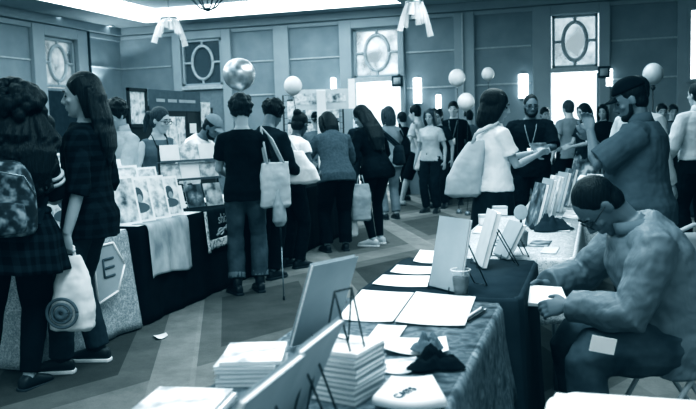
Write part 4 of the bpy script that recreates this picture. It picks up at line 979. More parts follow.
for i, (y, z) in enumerate(((8.85, 1.45), (8.88, 1.25), (9.72, 1.42), (9.85, 1.2))): pinned('small %s pinned card on the display board' % ('upper left', 'lower left', 'upper right', 'lower right')[i], y, z, .2, .15, 'paper')
pinned('pale round faced portrait at the right end of the display board', 10.1, 1.5, .3, .36, 'print_art')
# ---- wire rack and white post booth
def wire_rack(label, x, y, w, h, rz):
    r = thing('wire_rack', label, 'rack', (x, y, 0), rz)
    g = G()
    for sx in (-1, 1): g.tube([(sx * w / 2, 0, 0), (sx * w / 2, 0, h)], .014, 8)
    g.build('rack_frame', MATS['wire_black'], r)
    g = G()
    n = int(w / .09)
    for i in range(1, n): g.tube([(-w / 2 + w * i / n, 0, .7), (-w / 2 + w * i / n, 0, h)], .004, 5)
    for j in range(15): g.tube([(-w / 2, 0, .7 + (h - .7) * j / 14), (w / 2, 0, .7 + (h - .7) * j / 14)], .004, 5)
    g.build('wire_grid', MATS['wire_black'], r)
    for sx in (-1, 1):
        g = G(); g.tube([(sx * w / 2, -.2, .012), (sx * w / 2, .2, .012)], .012, 8); g.build('foot', MATS['wire_black'], r)
    return r
wire_rack('black wire grid rack of pale prints left of the centre doorway', -4.35, 12.1, .95, 1.98, YAW)
rr_ = Matrix.Rotation(YAW, 3, 'Z')
for i in range(3):
    for j in range(2):
        p = V((-4.35, 12.1, 0)) + rr_ @ V((-.29 + i * .29, -.02, 1.24 + j * .36))
        o = thing('comic_print', '%s print in the %s row of the wire grid rack' % (('left', 'middle', 'right')[i], ('lower', 'upper')[j]), 'picture', p, YAW, 'prints hung on the wire grid rack')
        g = G(); g.box2((-.12, -.012, 0), (.12, -.004, .31)); g.build('print_sheet', MATS['print_pale'], o, smooth=False); g = G(); g.box2((-.12, -.014, .285), (.12, -.003, .31)); g.build('clip_bar', MATS['wire_black'], o, smooth=False)
r = thing('display_post', 'tall white booth post with a small white shelf unit beside the wire rack', 'booth', (atd(323, 150, 11.9).x, atd(323, 150, 11.9).y, 0), YAW)
g = G(); g.box2((-.07, -.05, 0), (.07, .05, 2.0)); g.build('post', MATS['plastic_white'], r, bevel=.008, smooth=False)
g = G(); g.box2((-.2, -.15, 0), (.2, .15, .03)); g.build('base_plate', MATS['plastic_white'], r, bevel=.005, smooth=False)
g = G(); g.box2((-.42, .06, 1.72), (.52, .08, 2.02)); g.build('sign_panel', MATS['paper_grey'], r, smooth=False)
g = G(); g.box2((.40, .05, 1.72), (.50, .1, 2.16)); g.build('sign_panel', MATS['paper'], r, smooth=False)
g = G(); g.box2((-.42, .055, 1.80), (-.05, .06, 1.96)); g.box2((.0, .055, 1.82), (.36, .06, 1.95)); g.build('printed_picture', MATS['print_art'], r, smooth=False)

# ------------------------------------------------------------------ balloons
def balloon(label, px, py, dist, rpx, m, weight_z=0.0, ribbon='wire_black', stick=False, dz=1.08, knot=True):
    c = atd(px, py, dist); rr = rpx / 800 * dist
    r = thing('balloon', label, 'balloon', (c.x, c.y, weight_z), YAW); h = c.z - weight_z
    g = G(); vs = []
    prof = [(0, 1.0)] + [(math.sin(math.pi * i / 18), math.cos(math.pi * i / 18)) for i in range(1, 17)] + [(.10, -1.05), (.05, -1.09), (.09, -1.14)]
    g.loft([[(rr * a * math.cos(2 * math.pi * j / 28), rr * a * math.sin(2 * math.pi * j / 28), h + rr * (b * dz if b > 0 else b * 1.02)) for j in range(28)] for a, b in prof if a > 0])
    g.build('balloon_skin', MATS[m], r)
    g = G()
    if stick: g.tube([(0, 0, .0), (0, 0, h - rr * 1.1)], .01, 6); g.ell((0, 0, h - rr * 1.35), (.03, .03, .035)); g.build('stick', MATS['wire_black'], r)
    else: g.tube([(0, 0, h - rr * 1.12)] + [(.02 * math.sin(i * 1.3), .012 * math.cos(i), (h - rr * 1.12) * (1 - i / 8)) for i in range(1, 9)], .005, 5); g.build('ribbon', MATS[ribbon], r)
    g = G(); g.loft([[(q * math.cos(2 * math.pi * j / 16), q * math.sin(2 * math.pi * j / 16), z) for j in range(16)] for q, z in ((.045, .001), (.05, .02), (.035, .06), (.012, .075))]); g.build('balloon_weight', MATS['metal_grey'], r)
    return r
balloon('shiny silver foil balloon floating above the black t-shirt shopper', 239, 74, 8.7, 16, 'foil', .756, dz=.98)
balloon('white round balloon left of the white booth post', 293, 86, 10.2, 9, 'rubber_white', .757)
balloon('white balloon left of two above the badge wearer', 457, 78, 12.9, 8.3, 'rubber_white')
balloon('small white balloon above the black bob hair, upper right of the balloon pair', 488, 74, 13.3, 6.3, 'rubber_white')
balloon('white balloon hanging low beside the badge wearer', 466, 102, 12.6, 8.5, 'rubber_white')
balloon('grey round balloon on a stick beyond the dark cap', 653, 74, 10.2, 10, 'rubber_grey', stick=True)
# pale streamer strip below the foil balloon and thin monopod
p = at(284, 300, 0)
r = thing('monopod', 'thin metal pole standing on the carpet beside the black t-shirt shopper', 'pole', (p.x, p.y, 0), 0)
q = atd(279, 196, 7.1) - V((p.x, p.y, 0))
g = G(); g.tube([(0, 0, .03), q * .55], .006, 8); g.build('pole', MATS['metal_grey'], r); g = G(); g.tube([q * .5, q], .010, 8); g.build('pole_tube', MATS['wire_black'], r)
g = G(); g.tube([(0, 0, 0), (0, 0, .035)], .010, 8); g.build('rubber_foot', MATS['wire_black'], r)
# ------------------------------------------------------------------ right tables
drape('tablecloth', 'mottled dark floral cloth on the nearest right table', 'tablecloth', -1.02, -.36, .35, 3.10, .75, .40, 'floral_cloth', .05, 8, freq=8, hemwave=.03)
folding_table('folding table under the mottled floral cloth', -.98, -.40, .42, 3.05, .742)
drape('tablecloth', 'plain black cloth on the table between the floral and white cloths', 'tablecloth', -.98, -.30, 3.165, 4.10, .75, .742, 'cloth_dark', .03, 9, freq=8)
drape('tablecloth', 'white cloth on the table in front of the grey polo shirt', 'tablecloth', -.80, -.12, 4.16, 6.05, .75, .36, 'white_lace', .04, 10, freq=10, hemwave=.03)
folding_table('folding table under the white cloth in front of the grey polo shirt', -.76, -.16, 4.22, 6.0, .742)
drape('tablecloth', 'white cloth on the farther table with the row of standing books', 'tablecloth', -.58, .0, 6.10, 8.0, .75, .40, 'white_lace', .04, 11, freq=10)
folding_table('folding table under the white cloth with the row of standing books', -.54, -.04, 6.16, 7.95, .742)

def flat_sheet(name, label, cat, quad, z, m, curl=.004, thick=.0012, group=None, parent=None):
    a = [at(px, py, z) for px, py in quad]; c = sum(a, V()) / 4
    o = G()
    def fn(u, v):
        p = (a[0] * (1 - u) + a[1] * u) * (1 - v) + (a[3] * (1 - u) + a[2] * u) * v
        return p - V((c.x, c.y, 0)) + V((0, 0, curl * (u - .5) ** 2 * 4 * (.5 + v)))
    o.sheet(fn, 12, 8); ob = o.build(name, MATS[m], None, solid=thick, loc=(c.x, c.y, 0)); return tag(ob, label, cat, group)
Z = .7545
flat_sheet('paper_sheet', 'large white poster sheet, left one of the front pair on the floral table', 'paper', [(362, 290), (414, 293), (393, 323), (337, 320)], Z, 'paper')
flat_sheet('paper_sheet', 'large white poster sheet, right one of the front pair beside the pens', 'paper', [(416, 292), (476, 297), (465, 327), (395, 323)], Z + .003, 'paper')
flat_sheet('paper_sheet', 'white sheet behind the front pair, near the standing white board', 'paper', [(383, 275), (430, 276), (428, 288), (372, 285)], Z, 'paper')
flat_sheet('paper_sheet', 'narrow white sheet on the black cloth left of the white board', 'paper', [(397, 265), (434, 267), (431, 275), (390, 273)], Z, 'paper')
flat_sheet('paper_sheet', 'small white sheet farthest left of the white board', 'paper', [(420, 250), (438, 251), (436, 264), (413, 262)], Z, 'paper')
flat_sheet('paper_sheet', 'white sheet lying between the poster pair and the crumpled dark cloth', 'paper', [(378, 325), (407, 326), (395, 345), (365, 343)], Z, 'paper')
flat_sheet('paper_sheet', 'wide white sheet beneath the crumpled dark cloth', 'paper', [(386, 338), (446, 338), (449, 356), (384, 354)], Z + .002, 'paper', .012)
flat_sheet('paper_sheet', 'printed flyer with grey marks beside the book stack', 'paper', [(385, 360), (417, 357), (411, 374), (385, 374)], Z, 'print_pale')
# white lettered paper in front
ls = flat_sheet('shirt', 'folded white t-shirt with dark lettering at the bottom edge', 'shirt', [(391, 381), (433, 380), (447, 408), (372, 406)], Z + .012, 'cloth_white', .01, .02)
c_ = V((ls.location.x, ls.location.y, 0)); a_ = at(405, 391, Z + .03) - c_; ux = at(420, 384, Z) - at(392, 398, Z); uy = V((-ux.y, ux.x, 0))
text_mesh('CATS', .035, 'lettering', MATS['ink_mid'], ls, a_ - V((0, 0, .004)), ux, uy)
# pens
for i, (p0, p1, lb) in enumerate((((468, 321), (487, 309), 'dark pen lying by the poster sheets, nearer the table edge'), ((466, 318), (483, 307), 'pale pen lying against the poster sheet edge'))):
    a, b = at(*p0, Z + .006), at(*p1, Z + .006); r = thing('pen', lb, 'pen', (a.x, a.y, a.z), 0, 'pens on the floral table'); d = b - a
    g = G(); g.tube([V(), d * .85], .005, 8); g.build('pen_barrel', MATS['wire_black' if i == 0 else 'plastic_white'], r); g = G(); g.tube([d * .85, d * .97, d], [.005, .004, .001], 8); g.build('pen_tip', MATS['metal'], r)
# crumpled dark cloth
def crumple(name, label, cat, px, py, size, m, seed, z=Z + .004):
    c = at(px, py, z); rnd = random.Random(seed); g = G()
    def fn(u, v):
        a = 2 * math.pi * u; q = v
        n_ = noise.noise(V((math.cos(a) * q * 2 + seed, math.sin(a) * q * 2, seed))) ; m_ = noise.noise(V((math.cos(a) * q * 5, math.sin(a) * q * 5, seed + 3)))
        rad = q * (1 + .25 * math.sin(a * 3 + seed)) ; h = max(0, (1 - q ** 2.2)) * size[2] * (.62 + n_ * .9) + abs(m_) * size[2] * .6 * (1 - q * q)
        return V((rad * math.cos(a) * size[0], rad * math.sin(a) * size[1], h))
    g.sheet(fn, 48, 16); return tag(g.build(name, MATS[m], None, loc=(c.x, c.y, z), solid=.002), label, cat)
crumple('cloth', 'crumpled black cloth lying on white paper near the table edge', 'cloth', 434, 365, (.075, .07, .045), 'cloth_black', 2)
crumple('cloth', 'crumpled grey cloth behind the crumpled black one', 'cloth', 428, 350, (.045, .05, .05), 'cloth_mid', 5, Z + .014)

# cups
def cup(label, px, py, r0, h, fill):
    c = at(px, py, .7535); r = thing('plastic_cup', label, 'cup', c)
    n = 24
    def rg(rad, z): return [(rad * math.cos(2 * math.pi * j / n), rad * math.sin(2 * math.pi * j / n), z) for j in range(n)]
    g = G(); g.loft([rg(r0 * .74, .001), rg(r0 * .8, h * .3), rg(r0, h), rg(r0 * 1.04, h), rg(r0 * .96, h * .995), rg(r0 * .77, h * .3), rg(r0 * .72, .004)]); g.build('cup_wall', MATS['clear'], r)
    g = G(); g.loft([rg(r0 * .70, .005), rg(r0 * .755, h * .3), rg(r0 * .755 + r0 * .19 * (fill - .3) / .7, h * fill)]); g.build('drink', MATS['drink'], r)
    g = G(); g.ring((0, 0, h), r0 * 1.03, .0022, (1, 0, 0), (0, 1, 0), 28, 6); g.build('cup_rim', MATS['plastic_white'], r)
cup('clear plastic cup of dark drink beside the standing white board', 461, 295, .039, .105, .72)
cup('plastic cup of dark drink on the white cloth by the round paddle', 522, 246, .04, .10, .8)

# easels and standing books
def wire_easel(label, base, rz, h=.22, w=.12, d=.14, m='wire_black', group='wire easels on the right tables'):
    r = thing('wire_easel', label, 'easel', base, rz, group)
    for sx in (-1, 1):
        g = G(); g.tube([(sx * w / 2, -.045, .03), (sx * w / 2, -.05, .004), (sx * w / 2, 0, .004), (sx * w * .36, d * .40, h)], .0028, 6); g.build('front_wire', MATS[m], r)
    g = G(); g.tube([(-w * .36, d * .40, h), (-w * .30, d * 1.0, .004), (w * .30, d * 1.0, .004), (w * .36, d * .40, h)], .0028, 6); g.build('rear_leg', MATS[m], r)
    g = G(); g.tube([(-w * .36, d * .40, h), (w * .36, d * .40, h)], .0028, 6); g.build('cross_wire', MATS[m], r)
    return r
def easel_book(label, elabel, px, py, rz, w, h, t, tilt, m, eh=None, cover=None):
    c = at(px, py, .754); c.x = min(c.x, -.12) if c.y > 6.1 else c.x; c.y = min(c.y, 7.8)
    leaner('book', 'book', label, (c.x, c.y, .760), w, h, t, rz, tilt, m, cover)
    if elabel:
        off = Matrix.Rotation(rz, 3, 'Z') @ V((0, t + .008, 0))
        wire_easel(elabel, (c.x + off.x, c.y + off.y, .754), rz, eh or h * .7, w * .7, h * .6)
AIS = R_(-90)   # faces the aisle (-X)
easel_book('grey covered book leaning back at the aisle edge in front of the thick stack', None, 312, 341, AIS - R_(25), .20, .29, .012, 22, 'card_grey', .2)
# standing white board
easel_book('white board standing upright on the black cloth edge', 'wire easel propping the upright white board', 444, 291, R_(-42), .20, .30, .010, 12, 'card_grey', .2)
easel_book('pale book edge-on behind the white board', 'wire easel behind the pale edge-on book', 478, 266, R_(-70), .20, .27, .02, 16, 'paper_grey', .18)
easel_book('grey book edge-on left of the far cup', 'wire easel behind the grey edge-on book', 500, 258, R_(-62), .18, .19, .02, 28, 'card_grey', .14)
# row of upright books on the far white table
for i, (px, py, hh, mm) in enumerate(((530, 228, .29, 'print_dark'), (538, 223, .30, 'card_grey'), (546, 218, .30, 'print_art'), (554, 212, .30, 'card_grey'), (562, 206, .30, 'print_dark'))):
    lb = ('nearest', 'second', 'middle', 'fourth', 'farthest')[i]
    easel_book('%s of the five upright books in a row on the white table' % lb, None, px, py, R_(-66), .2, hh, .022, 15, mm)
for i, (px, py, rz_, mm, lb) in enumerate(((575, 196, -60, 'print_art', 'pale book lying aslant near the farther end of the white table'), (590, 186, -60, 'print_pale', 'white book standing at the far end of the white table'), (602, 178, -50, 'card_grey', 'grey book at the far end of the white table beside the polo shirt'))):
    easel_book(lb, None, px, py, R_(rz_), .22, .2, .02, 35, mm)
# paddle fan, dark bag, small cards on the white table
c = at(521, 232, .754)
r = thing('paddle_fan', 'round grey paddle fan standing on the white cloth', 'fan', c, YAW)
g = G(); g.ell((0, 0, .125), (.045, .006, .05), None, 24, 12); g.build('fan_blade', MATS['card_grey'], r); g = G(); g.tube([(0, 0, .01), (0, 0, .08)], .008, 8); g.build('handle', MATS['wire_black'], r); g = G(); g.ell((0, 0, .006), (.04, .03, .006)); g.build('base', MATS['wire_black'], r)
crumple('bag', 'slumped dark bag on the white cloth beside the row of books', 'bag', 549, 229, (.13, .11, .09), 'cloth_dark', 7)
for i, (q, mm, lb) in enumerate((([(498, 238), (512, 239), (508, 247), (492, 246)], 'print_dark', 'dark postcard on the white cloth left of the far cup'), ([(533, 240), (552, 241), (548, 247), (528, 246)], 'print_dark', 'dark postcard on the white cloth right of the far cup'), ([(545, 246), (560, 247), (556, 254), (540, 253)], 'paper_grey', 'pale postcard near the right edge of the white cloth'), ([(560, 222), (572, 223), (570, 232), (556, 231)], 'print_pale', 'patterned postcard behind the slumped bag'), ([(478, 226), (492, 227), (488, 234), (472, 233)], 'print_art', 'grey postcard on the far left of the white cloth'), ([(566, 210), (580, 211), (578, 219), (562, 218)], 'print_art', 'grey postcard behind the seated head'))):
    flat_sheet('postcard', lb, 'postcard', q, Z, mm, .002)
# small white boxes at the aisle edge of the white table
for px, py, lb in ((470, 224, 'small white box at the aisle corner of the white table'), (500, 215, 'small white box behind the aisle corner of the white table')):
    c = at(px, py, .754); c.x = max(c.x, -.74); r = thing('card_box', lb, 'box', (c.x, max(4.25, c.y), .754), YAW); g = G(); g.box2((-.05, -.04, 0), (.05, .04, .06)); g.build('box_body', MATS['paper'], r, smooth=False, bevel=.003); g = G(); g.box2((-.052, -.042, .05), (.052, .042, .068)); g.build('box_lid', MATS['paper_grey'], r, smooth=False, bevel=.002)

# ---- stacks of books
def stack(name, where, cx, cy, n, w, l, t, rz, mcover, seed, group, z0=.7525):
    rnd = random.Random(seed); z = z0
    words = ['bottom', 'second', 'third', 'fourth', 'fifth', 'sixth', 'seventh', 'eighth', 'ninth', 'tenth', 'eleventh', 'twelfth']
    for i in range(n):
        lab = '%s book %s' % ('top' if i == n - 1 else words[i] if i == 0 else words[i] + ' from bottom', where)
        r = thing(name, lab, 'book', (cx + rnd.uniform(-.005, .005), cy + rnd.uniform(-.005, .005), z), rz + R_(rnd.uniform(-3, 3)), group)
        g = G(); g.box2((-w / 2, -l / 2, .0015), (w / 2 - .003, l / 2, t - .0015)); g.build('pages', MATS['paper'], r, smooth=False)
        for a, b, nm in ((0, .0016, 'back_cover'), (t - .0018, t - .0002, 'front_cover')):
            g = G(); g.box2((-w / 2 - .002, -l / 2 - .002, a), (w / 2, l / 2 + .002, b)); g.build(nm, MATS[mcover if not (i == n - 1 and nm == 'front_cover') else 'print_pale'], r, smooth=False)
        z += t + .0006
    return z
p = at(350, 406, .75)
PS = p.copy(); STK = stack('paperback', 'of the thick stack behind the wire tips', p.x - .035, p.y + .085, 10, .155, .155, .0128, R_(-14), 'card_grey', 3, 'paperbacks in the thick stack')
p = at(222, 392, .78)
stack('comic_book', 'of the white stack at the aisle edge', -.94, 2.04, 6, .17, .20, .011, R_(15), 'paper_grey', 4, 'comics in the white stack')
stack('comic_book', 'of the low white stack in the bottom left corner', -.985, 1.71, 3, .2, .22, .010, R_(5), 'paper', 5, 'comics in the low corner stack')
# wire easel set on top of the stack
wire_easel('black wire easel standing on the thick book stack', (PS.x - .05, PS.y + .06, STK + .001), R_(-118), .15, .085, .075)
# big near panels leaning along the aisle edge
leaner('book', 'book', 'large pale hardcover leaning at the bottom edge, nearest the camera', (-.70, 1.36, .760), .29, .25, .014, AIS, 26, 'card_grey')
leaner('book', 'book', 'large pale hardcover leaning just beyond the nearest one', (-.705, 1.66, .760), .28, .25, .014, AIS, 25, 'card_grey')
wire_easel('black wire easel at the bottom edge behind the nearest hardcover', (-.665, 1.40, .754), AIS, .16, .11, .10); wire_easel('black wire easel behind the second hardcover', (-.67, 1.68, .754), AIS, .16, .11, .10)
# white board at the bottom right
p = at(612, 398, .74)
drape('tablecloth', 'white cloth on the small table at the bottom right corner', 'tablecloth', -.12, .72, .85, 2.13, .735, .3, 'paper', .03, 15, freq=9)
folding_table('small folding table under the white cloth at the bottom right', -.06, .66, .92, 2.06, .727)

# ------------------------------------------------------------------ chairs
def folding_chair(label, loc, rz):
    r = thing('folding_chair', label, 'chair', loc, rz); m = MATS['chair_paint']; sh = .45
    g = G()
    g.loft([[(x * .20, y * .20, z) for x, y in [(math.copysign(abs(math.cos(t)) ** .5, math.cos(t)), math.copysign(abs(math.sin(t)) ** .5, math.sin(t))) for t in [2 * math.pi * j / 24 for j in range(24)]]] for z in (sh - .022, sh)]); g.build('seat', MATS['metal_grey'], r, bevel=.006)
    for sx in (-1, 1):
        g = G(); g.tube([(sx * .215, .23, .005), (sx * .215, .1, .25), (sx * .215, -.02, sh), (sx * .205, -.19, .78)], .012, 8); g.build('leg', m, r)
        g = G(); g.tube([(sx * .195, -.24, .005), (sx * .195, .02, sh - .05)], .011, 8); g.build('leg', m, r)
    g = G(); g.tube([(-.205, -.19, .78), (-.19, -.2, .83), (-.12, -.215, .86), (.12, -.215, .86), (.19, -.2, .83), (.205, -.19, .78)], .013, 8); g.build('back_frame', m, r)
    g = G(); g.sheet(lambda u, v: V(((u - .5) * .39, -.17 - .04 * v - .03 * (1 - (2 * u - 1) ** 2), .62 + .2 * v)), 12, 5); g.build('backrest', m, r, solid=.008)
    g = G(); g.tube([(-.195, -.17, .16), (.195, -.17, .16)], .009, 8); g.tube([(-.215, .16, .14), (.215, .16, .14)], .009, 8); g.build('stretcher', m, r)
    return r
S_ = P['seated']
sl = S_.root.location
folding_chair('metal folding chair under the seated man in glasses', (sl.x, sl.y, 0), S_.rz)
p = atd(680, 262, 4.5); folding_chair('empty metal folding chair behind the seated man at the right edge', (p.x + .05, p.y + .1, 0), R_(30))
# far right table behind
drape('tablecloth', 'dark grey cloth on the far table between polo shirt and white dress shirt', 'tablecloth', .55, 1.5, 9.9, 10.6, .75, .45, 'cloth_dark', .03, 21)
folding_table('far folding table between the polo shirt and the white dress shirt', .6, 1.45, 9.95, 10.55, .742)
for px, py, hh, lb in ((647, 172, .2, 'tall dark bottle on the far right table'), (654, 173, .14, 'short pale jar on the far right table'), (661, 173, .17, 'grey bottle on the far right table')):
    c = aty(px, py, 10.15); r = thing('bottle', lb, 'bottle', (c.x, 10.15, .754))
    g = G(); g.loft([[(q * math.cos(2 * math.pi * j / 14), q * math.sin(2 * math.pi * j / 14), z * hh) for j in range(14)] for q, z in ((.03, 0), (.034, .1), (.034, .6), (.014, .78), (.013, .92))]); g.build('bottle_body', MATS['cloth_char' if hh != .14 else 'paper_grey'], r); g = G(); g.tube([(0, 0, hh * .9), (0, 0, hh)], .016, 10); g.build('bottle_cap', MATS['metal_grey'], r)

# ------------------------------------------------------------------ bags and held things
def shell_bag(name, label, cat, prof, m, loc, rz, handles=None, hm=None, extra=None, thick=None, sm=2, disp=(.03, .12)):
    """prof: list of (z, half width, half depth, x offset)"""
    r = thing(name, label, cat, loc, rz); g = G()
    g.loft([[(xo + w * math.copysign(abs(math.cos(t)) ** .6, math.cos(t)), d * math.copysign(abs(math.sin(t)) ** .8, math.sin(t)), z) for t in [2 * math.pi * j / 30 for j in range(30)]] for z, w, d, xo in prof])
    b = g.build('bag_body', MATS[m], r, voxel=.010, sm=sm, disp=disp)
    for h in handles or []:
        g = G(); g.tube(h[0], h[1], 8); g.build('handle', MATS[hm or m], r)
    return r
# shopping bag with concentric swirl, held by the long haired man
L_ = P['longhair']; pl = L_.palm['L']
pl = pl + V((0, 0, 0)); bz = pl.z - .50; off = V((0, 0, 0)); face = YAW
r = shell_bag('shopping_bag', 'white plastic bag with a dark round swirl hanging from the plaid shirted man', 'bag', [(0, .10, .03, -.01), (.02, .125, .06, -.01), (.12, .135, .075, 0), (.25, .115, .06, .01), (.38, .085, .035, .01), (.45, .065, .022, 0)], 'plastic_white', (pl.x, pl.y, bz), face,
    [([(-.03, 0, .43), (-.025, 0, .50), (0, 0, .515), (.025, 0, .50), (.03, 0, .43)], .011)])
g = G()
for rad in (.024, .054, .084):
    pts = []
    for j in range(41):
        t = 2 * math.pi * j / 40; x, z = -.035 + rad * math.cos(t) * 1.05, .125 + rad * math.sin(t); pts.append((x, -.088 - .012 * (1 - (rad / .1) ** 2) + .30 * abs(x) ** 1.7 + .02 * max(0, (z - .16) * 4), z))
    g.tube(pts, .0095 if rad > .03 else .017, 6, side=(0, 1, 0))
g.build('printed_swirl', MATS['ink_mid'], r)
# backpack of curly woman
B_ = P['backpack']
bp = B_.TP(0, -.245, 1.10); r = thing('backpack', 'dark backpack with pale flower print worn by the curly haired woman', 'backpack', (bp.x, bp.y, bp.z - .17), B_.rz)
g = G(); g.loft([[(w * math.copysign(abs(math.cos(t)) ** .55, math.cos(t)), d * math.copysign(abs(math.sin(t)) ** .6, math.sin(t)), z) for t in [2 * math.pi * j / 28 for j in range(28)]] for z, w, d in ((0, .13, .05), (.02, .16, .075), (.15, .168, .085), (.30, .158, .08), (.39, .12, .06), (.42, .06, .03))]); g.build('main_compartment', MATS['flower_bag'], r, sub=1)
g = G(); g.loft([[(w * math.copysign(abs(math.cos(t)) ** .55, math.cos(t)), -.085 + d * math.copysign(abs(math.sin(t)) ** .6, math.sin(t)), z) for t in [2 * math.pi * j / 24 for j in range(24)]] for z, w, d in ((.02, .10, .02), (.035, .125, .04), (.16, .125, .042), (.2, .11, .02))]); g.build('front_pocket', MATS['flower_bag'], r, sub=1)
g = G(); g.tube([(-.165, -.03, .22), (-.12, -.085, .33), (0, -.10, .36), (.12, -.085, .33), (.165, -.03, .22)], .006, 6); g.build('zip', MATS['metal_grey'], r)
for sx in (-1, 1):
    Mi = Matrix.Rotation(-B_.rz, 3, 'Z')
    def lo(p): return Mi @ (p - r.location)
    g = G(); g.tube([V((sx * .09, .05, .38)), lo(B_.TP(sx * .10, -.12, 1.42)), lo(B_.TP(sx * .115, -.02, 1.485)), lo(B_.TP(sx * .125, .15, 1.36)), lo(B_.TP(sx * .16, .12, 1.18)), V((sx * .15, .03, .06))], [(.028, .006)] * 6, 8, side=(1, 0, 0)); g.build('strap', MATS['cloth_char'], r)
# tote of black t-shirt shopper
T_ = P['blacktee']
def sling(rig, k, label, name, m, prof, side_off, z_top, hm=None, dy=0.0, drz=90, cat='bag'):
    sg = -1 if k == 'L' else 1
    top = rig.TP(sg * .18, -.01, 1.46); base = rig.TP(sg * side_off, dy, 1.0); H_ = prof[-1][0]
    loc = V((base.x, base.y, z_top - H_)); rz = rig.rz + R_(drz); Mi = Matrix.Rotation(-rz, 3, 'Z'); tl = Mi @ (top - loc)
    w = prof[-1][1]; hs = []
    for yy in (-.02, .02):
        hs.append(([(-w * .6, yy, H_ - .01), (tl.x * .7 - .04, tl.y * .75 + yy, (H_ + tl.z) * .55), (tl.x - .015, tl.y + yy * .3, tl.z + .018), (tl.x * .7 + .05, tl.y * .75 + yy, (H_ + tl.z) * .55), (w * .6, yy, H_ - .01)], .011))
    return shell_bag(name, label, cat, prof, m, loc, rz, hs, hm)
sling(T_, 'R', 'pale canvas tote hanging from the shoulder of the black t-shirt shopper', 'tote_bag', 'canvas_bag', [(0, .12, .02, 0), (.02, .15, .045, 0), (.2, .15, .05, 0), (.40, .135, .03, 0)], .275, T_.TP(0, 0, 1.17).z, dy=-.06, drz=30)
# net bag hanging lower
c = T_.TP(.30, -.05, .72); shell_bag('net_bag', 'grey mesh bag hanging below the canvas tote', 'bag', [(0, .06, .03, 0), (.05, .1, .05, 0), (.2, .1, .04, 0), (.34, .05, .02, 0)], 'canvas_grey', (c.x, c.y, c.z - .12), T_.rz + R_(70), [([(-.04, 0, .33), (-.02, 0, .45), (.02, 0, .45), (.04, 0, .33)], .008)])
# big white bag of the white cap sleeve woman
W_ = P['whitetop']
c = W_.TP(.10, -.26, .98)
p = atd(295, 168, 7.95)
r = shell_bag('shoulder_bag', 'big bright white bag under the arm of the cap sleeve woman', 'bag', [(0, .20, .04, 0), (.03, .25, .07, 0), (.14, .22, .08, -.01), (.26, .15, .06, -.02), (.33, .11, .03, -.03)], 'cloth_white', (p.x, p.y, p.z - .16), YAW + R_(4),
    [([(-.09, 0, .32), (-.12, .06, .44), (-.13, .16, .5), (-.05, .14, .46), (.03, 0, .32)], .012)])
# sweater woman: white paper and strap bag
X_ = P['sweater']
c = X_.palm['L']; r = thing('booklet', 'white booklet held by the woman in the grey sweater', 'booklet', (c.x, c.y, c.z), YAW + R_(-10)); g = G(); g.box((0, -.02, .04), (.12, .008, .22), Matrix.Rotation(R_(25), 3, 'Y')); g.build('pages', MATS['paper'], r, smooth=False); g = G(); g.box((0, -.026, .04), (.124, .002, .224), Matrix.Rotation(R_(25), 3, 'Y')); g.build('cover', MATS['paper_grey'], r, smooth=False)
# bags of the long dark haired woman
Y_ = P['longblack']; c = Y_.palm['L']
shell_bag('shopping_bag', 'pale paper bag hanging from the hand of the very long haired woman', 'bag', [(0, .10, .04, 0), (.02, .12, .06, 0), (.3, .13, .06, 0), (.44, .10, .03, 0)], 'canvas_grey', (atd(361, 200, 9.45).x, atd(361, 200, 9.45).y, c.z - .54), YAW + R_(20), [([(-.05, 0, .42), (-.02, 0, .54), (.02, 0, .54), (.05, 0, .42)], .008)])
p = atd(352, 215, 9.5); shell_bag('shopping_bag', 'small white bag between the grey sweater and the pale paper bag', 'bag', [(0, .05, .03, 0), (.03, .07, .04, 0), (.2, .06, .04, 0), (.36, .03, .02, 0)], 'plastic_white', (p.x, p.y, p.z - .26), YAW, [([(-.02, 0, .35), (-.01, 0, .46), (.01, 0, .46), (.02, 0, .35)], .008)])
sling(Y_, 'R', 'dark handbag slung behind the very long haired woman', 'shoulder_bag', 'cloth_char', [(0, .10, .03, 0), (.03, .13, .07, 0), (.18, .13, .06, 0), (.24, .11, .03, 0)], .22, Y_.TP(0, 0, 1.22).z, dy=-.18, drz=40)
# dark shoulder bag in the doorway group
sling(P['greypack'], 'R', 'dark shoulder bag on the grey top by the centre doorway', 'shoulder_bag', 'cloth_black', [(0, .12, .03, 0), (.03, .15, .07, 0), (.2, .15, .07, 0), (.28, .12, .03, 0)], .24, P['greypack'].TP(0, 0, 1.26).z, dy=-.1, drz=60)
sling(P['walker'], 'L', 'white bag swinging beside the walking person in knee shorts', 'shopping_bag', 'plastic_white', [(0, .10, .03, 0), (.03, .14, .06, 0), (.2, .12, .06, 0), (.34, .06, .03, 0)], .27, P['walker'].TP(0, 0, .98).z, dy=-.15, drz=80)
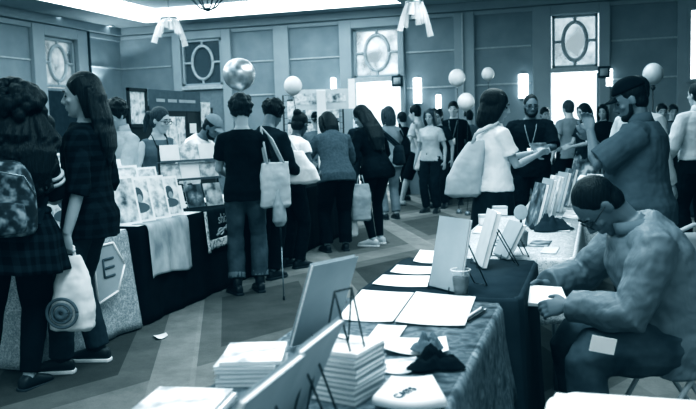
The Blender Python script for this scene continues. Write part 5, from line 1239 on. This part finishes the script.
# large pale shoulder bag of white t-shirt woman
Q_ = P['whitetee']
p = atd(468, 197, 6.62)
top = Q_.TP(.12, -.03, 1.455)
loc = V((p.x, p.y, p.z)); rz = YAW + R_(-6); Mi = Matrix.Rotation(-rz, 3, 'Z'); tl = Mi @ (top - loc)
r = shell_bag('shoulder_bag', 'large pale leather tote on the shoulder of the white t-shirt woman', 'bag', [(0, .10, .05, -.03), (.03, .15, .08, -.04), (.16, .15, .09, -.03), (.34, .11, .06, .03), (.46, .07, .035, .08)], 'canvas_bag', loc, rz,
    [([(.04, y, .44), (.07, y * .6 - .01, .52), (tl.x - .03, tl.y - .03, tl.z), (tl.x + .005, tl.y, tl.z + .02), (tl.x + .03, tl.y + .03, tl.z - .02), (.14, .03, .50), (.13, y, .44)], .012) for y in (-.025, .025)])
c = (Q_.palm['R'] + Q_.palm['L']) / 2 + V((0, 0, .03)); r = thing('booklet', 'dark booklet handed across between the white t-shirt and the lanyard man', 'booklet', c, YAW + R_(10)); T = Matrix.Rotation(R_(35), 3, 'X'); g = G(); g.box((0, 0, 0), (.15, .12, .008), T); g.build('pages', MATS['paper'], r, smooth=False); g = G(); g.box(T @ V((0, 0, .006)), (.154, .124, .003), T); g.build('cover', MATS['print_dark'], r, smooth=False)
# notepad on the lap of the seated man
c = (S_.palm['L'] + S_.palm['R']) / 2
r = thing('notepad', 'white notepad held on the lap of the seated man', 'notepad', (c.x, c.y, c.z + .02), S_.rz); T = Matrix.Rotation(R_(-20), 3, 'Y') @ Matrix.Rotation(R_(6), 3, 'X')
g = G(); g.box((0, 0, 0), (.15, .21, .012), T); g.build('pages', MATS['paper'], r, smooth=False); g = G(); g.box(T @ V((0, 0, -.008)), (.154, .214, .003), T); g.build('back_cover', MATS['card_grey'], r, smooth=False)
# crumpled scrap on carpet
p = at(160, 337, .01); r = flat_sheet('paper_scrap', 'small white paper scrap lying on the carpet by the runner', 'paper', [(153, 336), (166, 333), (168, 337), (157, 340)], .006, 'paper', .01)

tg = G(); Mi = Matrix.Rotation(-S_.rz, 3, 'Z'); w0 = atd(603, 345, 3.06); lo = (Mi @ (w0 - S_.root.location)) / S_.sc
tg.box(lo, (.004, .10, .065), Matrix.Rotation(R_(12), 3, 'X')); tg.build('paper_badge', MATS['paper'], S_.root, smooth=False)
